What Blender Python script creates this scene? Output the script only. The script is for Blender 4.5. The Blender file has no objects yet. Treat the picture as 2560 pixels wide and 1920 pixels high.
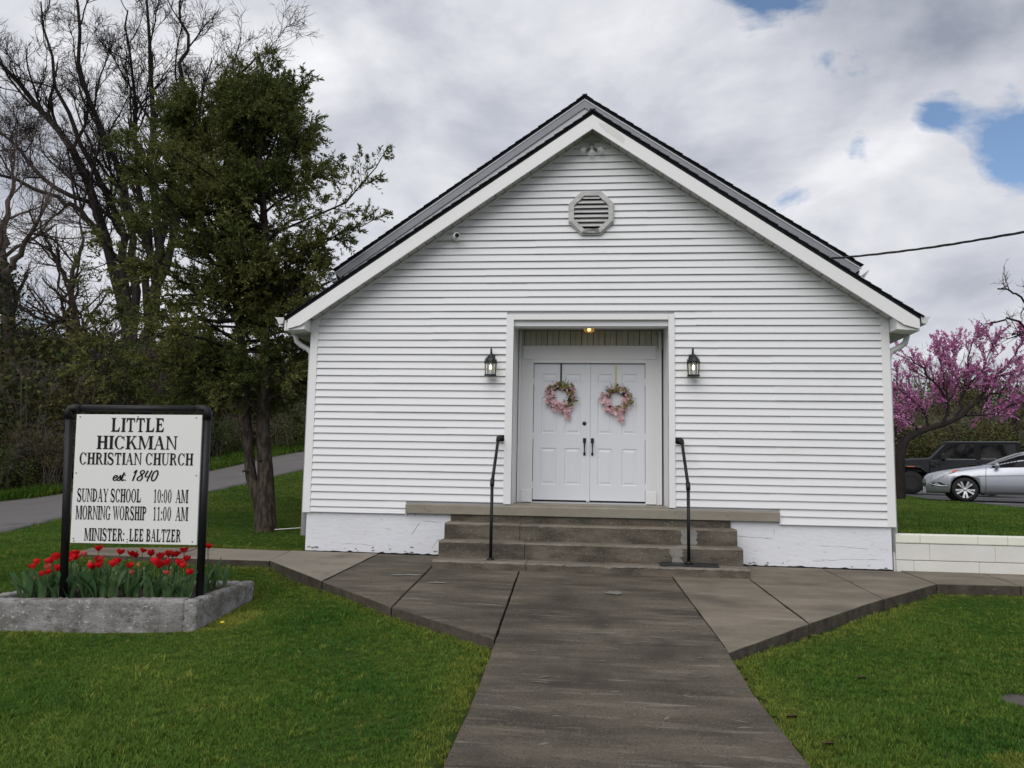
import bpy, math, random
import numpy as np
from math import radians, sin, cos, pi, sqrt
from mathutils import Vector, Matrix

scene = bpy.context.scene
# ---------------------------------------------------------------- camera
CAM = np.array([0.0093, -10.7354, 1.1343])
YAW, PITCH, ROLL = radians(-5.6933), radians(6.6099), radians(1.0560)
def cam_axes():
    f = np.array([sin(YAW)*cos(PITCH), cos(YAW)*cos(PITCH), sin(PITCH)])
    r = np.array([cos(YAW), -sin(YAW), 0.0])
    u = np.cross(r, f)
    return cos(ROLL)*r + sin(ROLL)*u, -sin(ROLL)*r + cos(ROLL)*u, f
AR, AU, AF = cam_axes()
cd = bpy.data.cameras.new('camera')
cam = bpy.data.objects.new('camera', cd)
scene.collection.objects.link(cam)
cam.matrix_world = Matrix(((AR[0], AU[0], -AF[0], CAM[0]), (AR[1], AU[1], -AF[1], CAM[1]), (AR[2], AU[2], -AF[2], CAM[2]), (0, 0, 0, 1)))
cd.sensor_fit = 'HORIZONTAL'; cd.sensor_width = 36.0
cd.lens = 36.0*1968.23/2560.0
cd.clip_start = 0.05; cd.clip_end = 2000
scene.camera = cam

# ---------------------------------------------------------------- sky, sun, exposure
SUN_EL, SUN_AZ = radians(44), radians(200)      # azimuth clockwise from +Y : behind the camera, to the left
w = bpy.data.worlds.new('World'); scene.world = w; w.use_nodes = True
nt = w.node_tree; nt.nodes.clear()
def wn(t, **k):
    n = nt.nodes.new(t)
    for a, b in k.items(): setattr(n, a, b)
    return n
def wl(a, b): nt.links.new(a, b)
out = wn('ShaderNodeOutputWorld'); bg = wn('ShaderNodeBackground'); bg.inputs['Strength'].default_value = 0.115
sky = wn('ShaderNodeTexSky', sky_type='NISHITA', sun_disc=False)
sky.sun_elevation = SUN_EL; sky.sun_rotation = SUN_AZ; sky.air_density = 1.0; sky.dust_density = 0.6; sky.ozone_density = 2.0
tc = wn('ShaderNodeTexCoord')
def wm(op, a, b=None, c=None):
    n = wn('ShaderNodeMath', operation=op)
    for i, v in enumerate((a, b, c)):
        if v is None: continue
        if isinstance(v, (int, float)): n.inputs[i].default_value = v
        else: wl(v, n.inputs[i])
    return n.outputs[0]
def wnoise(scale, detail, rough, off, dist=0.0):
    mp = wn('ShaderNodeMapping'); wl(tc.outputs['Generated'], mp.inputs[0]); mp.inputs['Location'].default_value = off; mp.inputs['Scale'].default_value = (1, 1, 1.7)
    n = wn('ShaderNodeTexNoise'); n.inputs['Scale'].default_value = scale; n.inputs['Detail'].default_value = detail
    n.inputs['Roughness'].default_value = rough; n.inputs['Distortion'].default_value = dist
    wl(mp.outputs[0], n.inputs['Vector']); return n.outputs['Fac']
def wramp(fac, stops):
    r = wn('ShaderNodeValToRGB'); wl(fac, r.inputs[0])
    el = r.color_ramp.elements
    while len(el) < len(stops): el.new(0.5)
    for e, (p, c) in zip(el, stops): e.position = p; e.color = c
    return r.outputs[0]
CLOUD_OFF = (3.1, 1.7, 0)
cover = wnoise(5.2, 10, 0.60, CLOUD_OFF, 0.25)
big = wnoise(1.6, 3, 0.5, (1.3, 8.2, 0), 0.2)
cover = wm('ADD', wm('MULTIPLY', cover, 0.72), wm('MULTIPLY', big, 0.28))
# breaks in the cloud deck, as directions in the sky
def sky_dir(u, v):
    d = AF+AR*(u-1280)/1968.23-AU*(v-960)/1968.23; return d/np.linalg.norm(d)
for (u, v, r, a) in ((1975, 0, .065, .20), (1830, -30, .05, .14), (2540, 410, .055, .165), (2150, 370, .026, .15), (1980, 490, .034, .15), (2330, 285, .024, .14), (1670, 420, .03, .07), (2300, 520, .03, .07), (2100, 130, .03, .05), (940, -25, .04, .15), (120, 760, .045, .10), (1570, 60, .03, .06)):
    dv = sky_dir(u, v); vd = wn('ShaderNodeVectorMath', operation='DISTANCE'); wl(tc.outputs['Generated'], vd.inputs[0]); vd.inputs[1].default_value = tuple(dv)
    q = wm('DIVIDE', vd.outputs['Value'], r); e = wm('POWER', 2.718, wm('MULTIPLY', wm('MULTIPLY', q, q), -1.0)); cover = wm('SUBTRACT', cover, wm('MULTIPLY', e, a))
mask = wramp(cover, [(0.285, (0, 0, 0, 1)), (0.365, (1, 1, 1, 1))])
shade = wnoise(3.6, 10, 0.56, (7.3, 4.1, 0), 0.25)
ccol = wramp(shade, [(0.24, (2.3, 2.5, 3.1, 1)), (0.47, (4.5, 4.65, 5.15, 1)), (0.72, (7.3, 7.3, 7.5, 1))])
mx = wn('ShaderNodeMix', data_type='RGBA'); wl(mask, mx.inputs[0]); wl(sky.outputs[0], mx.inputs[6]); wl(ccol, mx.inputs[7])
wl(mx.outputs[2], bg.inputs['Color']); wl(bg.outputs[0], out.inputs['Surface'])

sd = bpy.data.lights.new('sun', 'SUN'); sd.energy = 1.5; sd.angle = radians(60); sd.color = (1.0, 0.965, 0.91)
sun = bpy.data.objects.new('sun', sd); scene.collection.objects.link(sun)
sdir = Vector((sin(SUN_AZ)*cos(SUN_EL), cos(SUN_AZ)*cos(SUN_EL), sin(SUN_EL)))
sun.rotation_euler = sdir.to_track_quat('Z', 'Y').to_euler()
sun.location = (-20, -30, 40)
scene.view_settings.view_transform = 'Standard'; scene.view_settings.look = 'None'
scene.view_settings.exposure = 0.22; scene.view_settings.gamma = 1.0; scene.view_settings.use_curve_mapping = False
scene.cycles.max_bounces = 8; scene.cycles.transparent_max_bounces = 16

# ---------------------------------------------------------------- helpers
COL = scene.collection
rng = random.Random(7)
nr = np.random.default_rng(11)
def tag(o, label=None, cat=None, group=None, kind=None):
    if label: o['label'] = label
    if cat: o['category'] = cat
    if group: o['group'] = group
    if kind: o['kind'] = kind
    return o
def empty(name, loc=(0, 0, 0), parent=None):
    o = bpy.data.objects.new(name, None); COL.objects.link(o); o.location = loc; o.empty_display_size = 0.2
    if parent: o.parent = parent
    return o
def link_mesh(name, me, parent=None, mats=(), smooth=False):
    for m in mats: me.materials.append(m)
    if smooth: me.polygons.foreach_set('use_smooth', [True]*len(me.polygons))
    o = bpy.data.objects.new(name, me); COL.objects.link(o)
    if parent is not None: o.parent = parent
    return o
def bevel(o, wd, seg=2):
    m = o.modifiers.new('bevel', 'BEVEL'); m.width = wd; m.segments = seg; m.limit_method = 'ANGLE'; m.angle_limit = radians(35)
    return o
class MB:
    """collects shapes; build() links them as one mesh object"""
    def __init__(s): s.v = []; s.f = []
    def add(s, vs, fs):
        k = len(s.v); s.v += [tuple(p) for p in vs]; s.f += [tuple(i+k for i in f) for f in fs]; return s
    def box(s, x0, x1, y0, y1, z0, z1):
        return s.add([(x0,y0,z0),(x1,y0,z0),(x1,y1,z0),(x0,y1,z0),(x0,y0,z1),(x1,y0,z1),(x1,y1,z1),(x0,y1,z1)],
                     [(0,3,2,1),(4,5,6,7),(0,1,5,4),(1,2,6,5),(2,3,7,6),(3,0,4,7)])
    def prism(s, poly, d):
        """poly: list of 3d points (planar), d: extrusion vector"""
        n = len(poly); a = [tuple(p) for p in poly]; b = [(p[0]+d[0], p[1]+d[1], p[2]+d[2]) for p in poly]
        return s.add(a+b, [tuple(range(n))[::-1], tuple(range(n, 2*n))] + [(i, (i+1) % n, n+(i+1) % n, n+i) for i in range(n)])
    def tube(s, pts, rad, sides=8, cap=True):
        pts = [np.array(p, float) for p in pts]; n = len(pts)
        if not hasattr(rad, '__len__'): rad = [rad]*n
        k = len(s.v); ref = None
        for i in range(n):
            t = pts[min(i+1, n-1)]-pts[max(i-1, 0)]; t /= (np.linalg.norm(t)+1e-9)
            if ref is None:
                ref = np.array([1., 0, 0]) if abs(t[0]) < .8 else np.array([0, 1., 0])
            a = ref - t*np.dot(ref, t); a /= (np.linalg.norm(a)+1e-9); b = np.cross(t, a); ref = a
            for j in range(sides):
                q = 2*pi*j/sides; p = pts[i]+(a*cos(q)+b*sin(q))*rad[i]; s.v.append(tuple(p))
        for i in range(n-1):
            for j in range(sides):
                j2 = (j+1) % sides; s.f.append((k+i*sides+j, k+i*sides+j2, k+(i+1)*sides+j2, k+(i+1)*sides+j))
        if cap:
            s.f.append(tuple(k+j for j in range(sides))[::-1]); s.f.append(tuple(k+(n-1)*sides+j for j in range(sides)))
        return s
    def lathe(s, prof, c, axis='z', sides=20, cap=True):
        """prof: (radius, height) along axis from c"""
        k = len(s.v); n = len(prof)
        for r, h in prof:
            for j in range(sides):
                q = 2*pi*j/sides; a, b = r*cos(q), r*sin(q)
                p = (a, b, h) if axis == 'z' else ((a, h, b) if axis == 'y' else (h, a, b))
                s.v.append((c[0]+p[0], c[1]+p[1], c[2]+p[2]))
        for i in range(n-1):
            for j in range(sides):
                j2 = (j+1) % sides; s.f.append((k+i*sides+j, k+i*sides+j2, k+(i+1)*sides+j2, k+(i+1)*sides+j))
        if cap: s.f.append(tuple(k+j for j in range(sides))[::-1]); s.f.append(tuple(k+(n-1)*sides+j for j in range(sides)))
        return s
    def ball(s, c, r, nu=8, nv=6, sc=(1, 1, 1)):
        k = len(s.v)
        for i in range(nv+1):
            th = pi*i/nv
            for j in range(nu):
                q = 2*pi*j/nu; s.v.append((c[0]+r*sc[0]*sin(th)*cos(q), c[1]+r*sc[1]*sin(th)*sin(q), c[2]+r*sc[2]*cos(th)))
        for i in range(nv):
            for j in range(nu):
                j2 = (j+1) % nu; s.f.append((k+i*nu+j, k+(i+1)*nu+j, k+(i+1)*nu+j2, k+i*nu+j2))
        return s
    def build(s, name, mat, parent=None, smooth=False, bev=0):
        me = bpy.data.meshes.new(name); me.from_pydata(s.v, [], s.f); me.update()
        o = link_mesh(name, me, parent, [mat] if mat else [], smooth)
        if bev: bevel(o, bev)
        return o
def fast_mesh(name, verts, faces_n):
    """verts (N,3) numpy, faces_n: (F,k) numpy of equal-sized faces"""
    me = bpy.data.meshes.new(name); V = np.ascontiguousarray(verts, dtype=np.float32); Fc = np.ascontiguousarray(faces_n, dtype=np.int32)
    me.vertices.add(len(V)); me.vertices.foreach_set('co', V.ravel())
    F, k = Fc.shape
    me.loops.add(F*k); me.loops.foreach_set('vertex_index', Fc.ravel())
    me.polygons.add(F); me.polygons.foreach_set('loop_start', np.arange(0, F*k, k, dtype=np.int32))
    me.polygons.foreach_set('loop_total', np.full(F, k, dtype=np.int32))
    me.update(calc_edges=True); return me
def copy_tree(o, parent=None):
    c = o.copy(); COL.objects.link(c); c.parent = parent
    for ch in list(o.children): copy_tree(ch, c)
    return c

# ---------------------------------------------------------------- materials
MATS = {}
def mat(name, col, rough=0.7, var=0.0, vscale=3.0, vcol=None, bump=0.0, bscale=40.0, metal=0.0, spec=0.5, stretch=None, isl=0.0, detail=5, thr=(0.35, 0.65), coat=0.0):
    """principled material with object/world-space noise: var = mix amount to vcol, isl = random value change for each island"""
    if name in MATS: return MATS[name]
    m = bpy.data.materials.new(name); m.use_nodes = True; t = m.node_tree; b = t.nodes['Principled BSDF']
    b.inputs['Roughness'].default_value = rough; b.inputs['Metallic'].default_value = metal
    b.inputs['Specular IOR Level'].default_value = spec; b.inputs['Coat Weight'].default_value = coat
    c4 = (*col, 1); b.inputs['Base Color'].default_value = c4; last = None
    g = t.nodes.new('ShaderNodeNewGeometry'); pos = g.outputs['Position']
    if stretch:
        mp = t.nodes.new('ShaderNodeMapping'); mp.inputs['Scale'].default_value = stretch; t.links.new(pos, mp.inputs[0]); pos = mp.outputs[0]
    if var > 0:
        n = t.nodes.new('ShaderNodeTexNoise'); n.inputs['Scale'].default_value = vscale; n.inputs['Detail'].default_value = detail; n.inputs['Roughness'].default_value = .62
        t.links.new(pos, n.inputs['Vector'])
        mr = t.nodes.new('ShaderNodeMapRange'); mr.inputs[1].default_value = thr[0]; mr.inputs[2].default_value = thr[1]; mr.inputs[4].default_value = var
        t.links.new(n.outputs['Fac'], mr.inputs[0])
        x = t.nodes.new('ShaderNodeMix'); x.data_type = 'RGBA'; x.inputs[6].default_value = c4; x.inputs[7].default_value = (*(vcol or tuple(v*.5 for v in col)), 1)
        t.links.new(mr.outputs[0], x.inputs[0]); last = x.outputs[2]
    if isl > 0:
        h = t.nodes.new('ShaderNodeHueSaturation'); mr2 = t.nodes.new('ShaderNodeMapRange'); mr2.inputs[3].default_value = 1-isl; mr2.inputs[4].default_value = 1+isl
        t.links.new(g.outputs['Random Per Island'], mr2.inputs[0]); t.links.new(mr2.outputs[0], h.inputs['Value'])
        if last: t.links.new(last, h.inputs['Color'])
        else: h.inputs['Color'].default_value = c4
        last = h.outputs[0]
    if last: t.links.new(last, b.inputs['Base Color'])
    if bump > 0:
        n2 = t.nodes.new('ShaderNodeTexNoise'); n2.inputs['Scale'].default_value = bscale; n2.inputs['Detail'].default_value = 4
        t.links.new(pos, n2.inputs['Vector'])
        bp = t.nodes.new('ShaderNodeBump'); bp.inputs['Strength'].default_value = bump; bp.inputs['Distance'].default_value = 0.01
        t.links.new(n2.outputs['Fac'], bp.inputs['Height']); t.links.new(bp.outputs[0], b.inputs['Normal'])
    MATS[name] = m; return m
def tex_layer(m, scale, lo, hi, col, amt, stretch=None, detail=4, rough=.6, off=(0, 0, 0)):
    """one more noise-shaped stain layer on top of a material's colour"""
    t = m.node_tree; b = t.nodes['Principled BSDF']; inp = b.inputs['Base Color']
    g = t.nodes.new('ShaderNodeNewGeometry'); mp = t.nodes.new('ShaderNodeMapping'); mp.inputs['Scale'].default_value = stretch or (1, 1, 1); mp.inputs['Location'].default_value = off
    t.links.new(g.outputs['Position'], mp.inputs[0])
    n = t.nodes.new('ShaderNodeTexNoise'); n.inputs['Scale'].default_value = scale; n.inputs['Detail'].default_value = detail; n.inputs['Roughness'].default_value = rough
    t.links.new(mp.outputs[0], n.inputs['Vector'])
    mr = t.nodes.new('ShaderNodeMapRange'); mr.inputs[1].default_value = lo; mr.inputs[2].default_value = hi; mr.inputs[4].default_value = amt; t.links.new(n.outputs['Fac'], mr.inputs[0])
    x = t.nodes.new('ShaderNodeMix'); x.data_type = 'RGBA'; x.inputs[7].default_value = (*col, 1)
    if inp.is_linked:
        src = inp.links[0].from_socket; t.links.new(src, x.inputs[6])
    else: x.inputs[6].default_value = inp.default_value
    t.links.new(mr.outputs[0], x.inputs[0]); t.links.new(x.outputs[2], inp)
    return m
def leaf_mat(name, col, col2, trans=0.3, nscale=0.9, isl=0.35, rough=.6):
    if name in MATS: return MATS[name]
    m = bpy.data.materials.new(name); m.use_nodes = True; t = m.node_tree; b = t.nodes['Principled BSDF']; o = t.nodes['Material Output']
    b.inputs['Roughness'].default_value = rough; b.inputs['Specular IOR Level'].default_value = .08
    g = t.nodes.new('ShaderNodeNewGeometry'); n = t.nodes.new('ShaderNodeTexNoise'); n.inputs['Scale'].default_value = nscale; n.inputs['Detail'].default_value = 4
    t.links.new(g.outputs['Position'], n.inputs['Vector'])
    mr = t.nodes.new('ShaderNodeMapRange'); mr.inputs[1].default_value = .36; mr.inputs[2].default_value = .64; t.links.new(n.outputs['Fac'], mr.inputs[0])
    x = t.nodes.new('ShaderNodeMix'); x.data_type = 'RGBA'; x.inputs[6].default_value = (*col, 1); x.inputs[7].default_value = (*col2, 1); t.links.new(mr.outputs[0], x.inputs[0])
    h = t.nodes.new('ShaderNodeHueSaturation'); m2 = t.nodes.new('ShaderNodeMapRange'); m2.inputs[3].default_value = 1-isl; m2.inputs[4].default_value = 1+isl
    t.links.new(g.outputs['Random Per Island'], m2.inputs[0]); t.links.new(m2.outputs[0], h.inputs['Value']); t.links.new(x.outputs[2], h.inputs['Color'])
    t.links.new(h.outputs[0], b.inputs['Base Color'])
    tr = t.nodes.new('ShaderNodeBsdfTranslucent'); t.links.new(h.outputs[0], tr.inputs['Color'])
    ms = t.nodes.new('ShaderNodeMixShader'); ms.inputs[0].default_value = trans
    t.links.new(b.outputs[0], ms.inputs[1]); t.links.new(tr.outputs[0], ms.inputs[2]); t.links.new(ms.outputs[0], o.inputs['Surface'])
    MATS[name] = m; return m
def emit_mat(name, col, strength):
    m = bpy.data.materials.new(name); m.use_nodes = True; b = m.node_tree.nodes['Principled BSDF']
    b.inputs['Base Color'].default_value = (*col, 1); b.inputs['Emission Color'].default_value = (*col, 1); b.inputs['Emission Strength'].default_value = strength
    return m
def glass_mat(name, col, rough=.05, alpha=.25):
    m = bpy.data.materials.new(name); m.use_nodes = True; t = m.node_tree; b = t.nodes['Principled BSDF']; o = t.nodes['Material Output']
    b.inputs['Base Color'].default_value = (*col, 1); b.inputs['Roughness'].default_value = rough; b.inputs['Alpha'].default_value = alpha
    return m
M_vinyl = mat('white_vinyl', (.775, .78, .81), .45, .10, 1.3, (.70, .70, .715), .06, 220, stretch=(.5, 1, 6), isl=.012)
tex_layer(M_vinyl, 60, .70, .76, (.25, .24, .22), .35, (1, 1, 1.3))
tex_layer(M_vinyl, 1.1, .58, .75, (.62, .615, .60), .5, (.6, 1, 1.4), 8, .65, off=(4, 2, 9))
M_trim = mat('white_trim', (.82, .82, .83), .4, .08, 2.2, (.72, .72, .73), .03, 120)
M_trim2 = mat('white_painted_wood', (.76, .765, .78), .5, .14, 2.5, (.64, .64, .65), .08, 60, stretch=(1, 1, .4))
M_soffit = mat('soffit_shaded_white', (.50, .50, .485), .6, .5, 4.5, (.33, .32, .29), .03, 90, spec=.2)  # white toned down to mottled grey, shade under the eaves put into the colour
M_found = mat('painted_foundation', (.75, .77, .82), .6, .3, 2.4, (.63, .63, .65), .4, 14, detail=8, stretch=(.7, 1, 1.6))
tex_layer(M_found, 9, .60, .70, (.42, .40, .38), .4, (1, 1, 2.2))
M_shingle = mat('black_shingle', (.012, .013, .017), .95, .4, 30, (.028, .029, .034), .4, 180, spec=.2)
M_greymetal = mat('grey_metal_fascia', (.22, .225, .255), .5, .4, 3, (.29, .295, .325), .03, 40)
M_greysoff = mat('light_grey_metal', (.50, .51, .545), .5, .4, 3, (.40, .41, .44), .03, 40)
M_gutter = mat('gutter_white', (.66, .67, .69), .4, .3, 6, (.45, .45, .46))
M_black = mat('black_paint', (.008, .008, .009), .45, .25, 25, (.016, .016, .017), .15, 120, spec=.3)
M_lantern = mat('lantern_bronze', (.014, .016, .017), .4, .5, 40, (.035, .045, .045), .1, 90, metal=.3)
M_dark = mat('dark_void', (.006, .006, .006), .9)
M_conc = mat('walk_concrete', (.140, .119, .094), .85, .9, 1.3, (.052, .043, .035), .35, 70, spec=.12, stretch=(.55, 1.5, 1), thr=(.34, .62))
tex_layer(M_conc, 3.2, .54, .72, (.23, .198, .158), .45, (.35, 2.0, 1))
tex_layer(M_conc, 75, .58, .68, (.27, .24, .21), .5)
tex_layer(M_conc, 5.5, .58, .68, (.27, .245, .215), .6, (.25, 2.6, 1), 6, .7, off=(2, 7, 1))
tex_layer(M_conc, 55, .56, .66, (.030, .027, .025), .65, off=(9, 4, 2))
tex_layer(M_conc, 1.1, .57, .70, (.042, .035, .030), .65, (1, .6, 1), off=(5, 2, 0))
M_conc2 = mat('pale_walk_concrete', (.27, .237, .193), .85, .6, 1.8, (.185, .163, .138), .3, 70, spec=.12, stretch=(.6, 1.4, 1))
tex_layer(M_conc2, 60, .58, .68, (.40, .36, .30), .4)
tex_layer(M_conc2, 1.3, .56, .70, (.065, .058, .052), .5, (1, .6, 1), off=(2, 3, 0))
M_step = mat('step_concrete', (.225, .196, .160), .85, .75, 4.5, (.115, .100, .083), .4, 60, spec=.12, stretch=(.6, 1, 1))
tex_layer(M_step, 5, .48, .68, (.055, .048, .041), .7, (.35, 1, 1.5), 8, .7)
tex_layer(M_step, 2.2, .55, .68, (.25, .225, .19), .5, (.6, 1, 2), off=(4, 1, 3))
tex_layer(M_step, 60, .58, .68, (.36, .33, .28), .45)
M_riser = mat('dark_riser', (.150, .130, .106), .9, .85, 5, (.060, .051, .042), .5, 50, spec=.1, stretch=(.5, 1, 1.4), detail=9, thr=(.36, .60))  # upright step faces: darker and more mottled than the treads
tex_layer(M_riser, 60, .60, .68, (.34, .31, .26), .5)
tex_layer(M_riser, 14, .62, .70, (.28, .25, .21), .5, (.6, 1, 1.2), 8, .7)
M_slab = mat('porch_concrete', (.27, .245, .20), .8, .5, 5, (.18, .16, .13), .25, 60, stretch=(.6, 1, 1))
tex_layer(M_slab, 9, .62, .75, (.10, .09, .07), .5, (.7, 1, 1.2))
M_patch = mat('pale_patch', (.27, .26, .24), .9, .6, 15, (.16, .15, .14), .4, 70, spec=.1)
M_plant = mat('planter_concrete', (.32, .315, .315), .9, .85, 4.5, (.135, .125, .115), .8, 45, spec=.12, stretch=(.8, .8, 1.2), thr=(.36, .60), detail=12)
tex_layer(M_plant, 9, .54, .66, (.075, .060, .046), .75, (.7, .7, 1.0), 8, .7, off=(3, 1, 2))
tex_layer(M_plant, 26, .58, .63, (.58, .57, .57), .75, (.8, .8, 1.1), 8, .75)
tex_layer(M_plant, 40, .56, .62, (.045, .038, .030), .6, (1, 1, 1), 8, .75, off=(1, 6, 3))
tex_layer(M_plant, 3, .55, .68, (.36, .36, .37), .6, (1, 1, 1), 8, .7, off=(7, 2, 5))
M_asph = mat('asphalt_road', (.145, .136, .134), .9, .5, .8, (.105, .099, .098), .25, 60, spec=.15)
tex_layer(M_asph, 1.4, .60, .70, (.08, .075, .075), .6, (.4, 1, 1))
M_lot = mat('asphalt_lot', (.07, .07, .075), .85, .5, 1.2, (.045, .045, .048), .25, 60)
M_line = mat('road_paint', (.62, .62, .60), .7, .5, 6, (.3, .3, .29))
M_soil = mat('soil', (.03, .023, .016), .95, .6, 14, (.055, .043, .03), .8, 40)
M_lawn = mat('lawn_ground', (.030, .055, .012), .95, .7, 1.5, (.050, .072, .016), .6, 60, spec=.02)
tex_layer(M_lawn, 22, .58, .70, (.045, .036, .02), .5)
M_bark = mat('bark_grey', (.095, .076, .062), .9, .9, 18, (.030, .024, .020), 1.0, 40, spec=.1, stretch=(1, 1, .3), thr=(.40, .58))
M_barkdk = mat('bark_dark', (.024, .020, .019), .9, .6, 10, (.048, .040, .036), .6, 40, spec=.1, stretch=(1, 1, .3))
M_barkpk = mat('bark_pinkish', (.12, .088, .075), .9, .6, 8, (.06, .045, .04), .6, 30, stretch=(1, 1, .3))
M_signw = mat('sign_white', (.80, .80, .79), .4, .15, 3, (.71, .71, .69))
M_print = mat('black_print', (.010, .010, .012), .6, spec=.2)
M_kerb = mat('soil_stained_concrete', (.095, .080, .065), .95, .7, 6, (.030, .024, .018), .7, 45, spec=.1, detail=8)
tex_layer(M_kerb, 12, .58, .68, (.17, .15, .125), .6, (1, 1, 1.5), 7, .7)
M_rust = mat('rust_screw', (.09, .035, .02), .8)
M_chrome = mat('chrome', (.62, .63, .66), .35, metal=.45)
M_rubber = mat('tyre_rubber', (.014, .014, .015), .85, bump=.2, bscale=60)
M_silver = mat('silver_car_paint', (.40, .42, .47), .32, .1, 60, (.46, .48, .53), metal=.55, coat=.4)
M_dkgrey = mat('graphite_car_paint', (.011, .013, .018), .4, coat=.15, spec=.3)
M_blkpl = mat('black_plastic', (.012, .012, .013), .55)
M_cglass = mat('car_glass', (.005, .006, .007), .08, spec=.12)

# ---------------------------------------------------------------- terrain
def PV(x, y): return .025 - .0047*x + .05*y          # the plane of the paving
def make_tps(pts, lim):
    pts = np.array(pts, float); X = pts[:, :2]; n = len(X)
    def U(r2): return np.where(r2 > 1e-12, r2*np.log(np.maximum(r2, 1e-12)), 0)
    d2 = ((X[:, None]-X[None])**2).sum(-1); A = np.zeros((n+3, n+3)); A[:n, :n] = U(d2)+np.eye(n)*.02
    A[:n, n] = 1; A[:n, n+1:] = X; A[n, :n] = 1; A[n+1:, :n] = X.T
    wv = np.linalg.solve(A, np.r_[pts[:, 2], 0, 0, 0])
    def f(x, y):
        x = np.clip(np.asarray(x, float), lim[0], lim[1]); y = np.clip(np.asarray(y, float), lim[2], lim[3])
        s = wv[n]+wv[n+1]*x+wv[n+2]*y
        for i in range(n): s = s+wv[i]*U((x-X[i, 0])**2+(y-X[i, 1])**2)
        return s
    return f
RN = [(-16.5, -9.0), (-14.2, -3.0), (-12.6, 1.2), (-11.6, 4.04), (-11.17, 5.27), (-9.6, 8.13), (-8.9, 12.7), (-8.2, 18.0), (-7.0, 26.0)]
RF = [(-23.0, -6.0), (-20.5, 1.0), (-18.4, 6.2), (-16.4, 10.0), (-15.3, 11.1), (-13.0, 15.3), (-11.4, 19.4), (-10.4, 23.0), (-9.2, 29.0)]
RZ = [(-.62, -.5), (-.5, -.32), (-.34, -.08), (-.2, .12), (.04, .34), (.52, 1.05), (1.12, 1.86), (1.8, 2.3), (2.4, 2.8)]
pl = []
for (a, b, d) in [(-.75,-4.5,.085),(-.8,-5.5,.05),(-.8,-6.5,.035),(-.8,-9,.03),(-.8,-12,.03),(-2,-3.3,.105),(-3,-2.2,.11),(-4.0,-1.05,.10),(-5,-1.05,.09),
                  (1.15,-4.6,.075),(1.2,-5.5,.05),(1.2,-6.5,.035),(1.2,-9,.03),(1.2,-12,.03),(2,-3.4,.095),(3.1,-2.1,.105),(4.1,-1.0,.12),(5.1,-.95,.12),(7,-1,.12),(9,-1,.12),
                  (2.85,-4.9,.10),(5,-5,.12),(8,-5,.12),(5,-10,.12),(9,-10,.12),(5,-3,.12),(0,-2,.1),(0,-5,.1),(0,-9,.1)]:
    pl.append((a, b, PV(a, b)-d))
pl += [(-7,-1,-.04),(-7,.15,.01),(-5.3,.15,.04),(-4.1,.15,.035),(-3.64,-3.65,-.375),(-5.2,-4.1,-.43),(-3.5,-2.2,-.28),(-6.1,-3,-.34),(-3,-6,-.43),(-5,-8,-.58),(-3,-9,-.56),(-8,-6,-.58),(-8,-12,-.85),(-3,-13,-.78),
       (-5.3,2.1,.135),(-4.2,6,.42),(-4.2,12,.95),(-7,4,.2),(-9,2.5,.0),(-10,-2,-.3),(0,6,.3),(0,14,.9),(3.5,3,.3),(3.5,14,.8)]
for (a, b), (c, d), (e, f) in zip(RN, RF, RZ): pl += [(a, b, e), (c, d, f)]
pl += [(-18,14,.75),(-21,10,.5),(-15,19,1.8),(-13.5,24,2.6),(-20,24,1.9),(-26,12,.6),(-26,0,-.1),(-24,20,1.3)]
HL = make_tps(pl, (-26, 9.5, -13, 26))
PRt = [(3.9,.3,.455),(6,.3,.455),(9,.3,.455),(13,.3,.47),(10.1,8.95,.575),(10.13,11.07,.595),(10.7,17.7,.68),(10.47,12.6,.615),(11.4,18.8,.69),(9.4,14.5,.60),(14,17,.64),(14,11,.56),(6,12,.62),(5,22,.8),(18,10,.5),(18,22,.7),(12,32,.8),(24,32,.8)]
HR = make_tps(PRt, (3.9, 26, .2, 34))
def H(x, y):
    x = np.asarray(x, float); y = np.asarray(y, float)
    return np.where((x > 3.93) & (y > .12), HR(x, y), HL(x, y))
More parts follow.
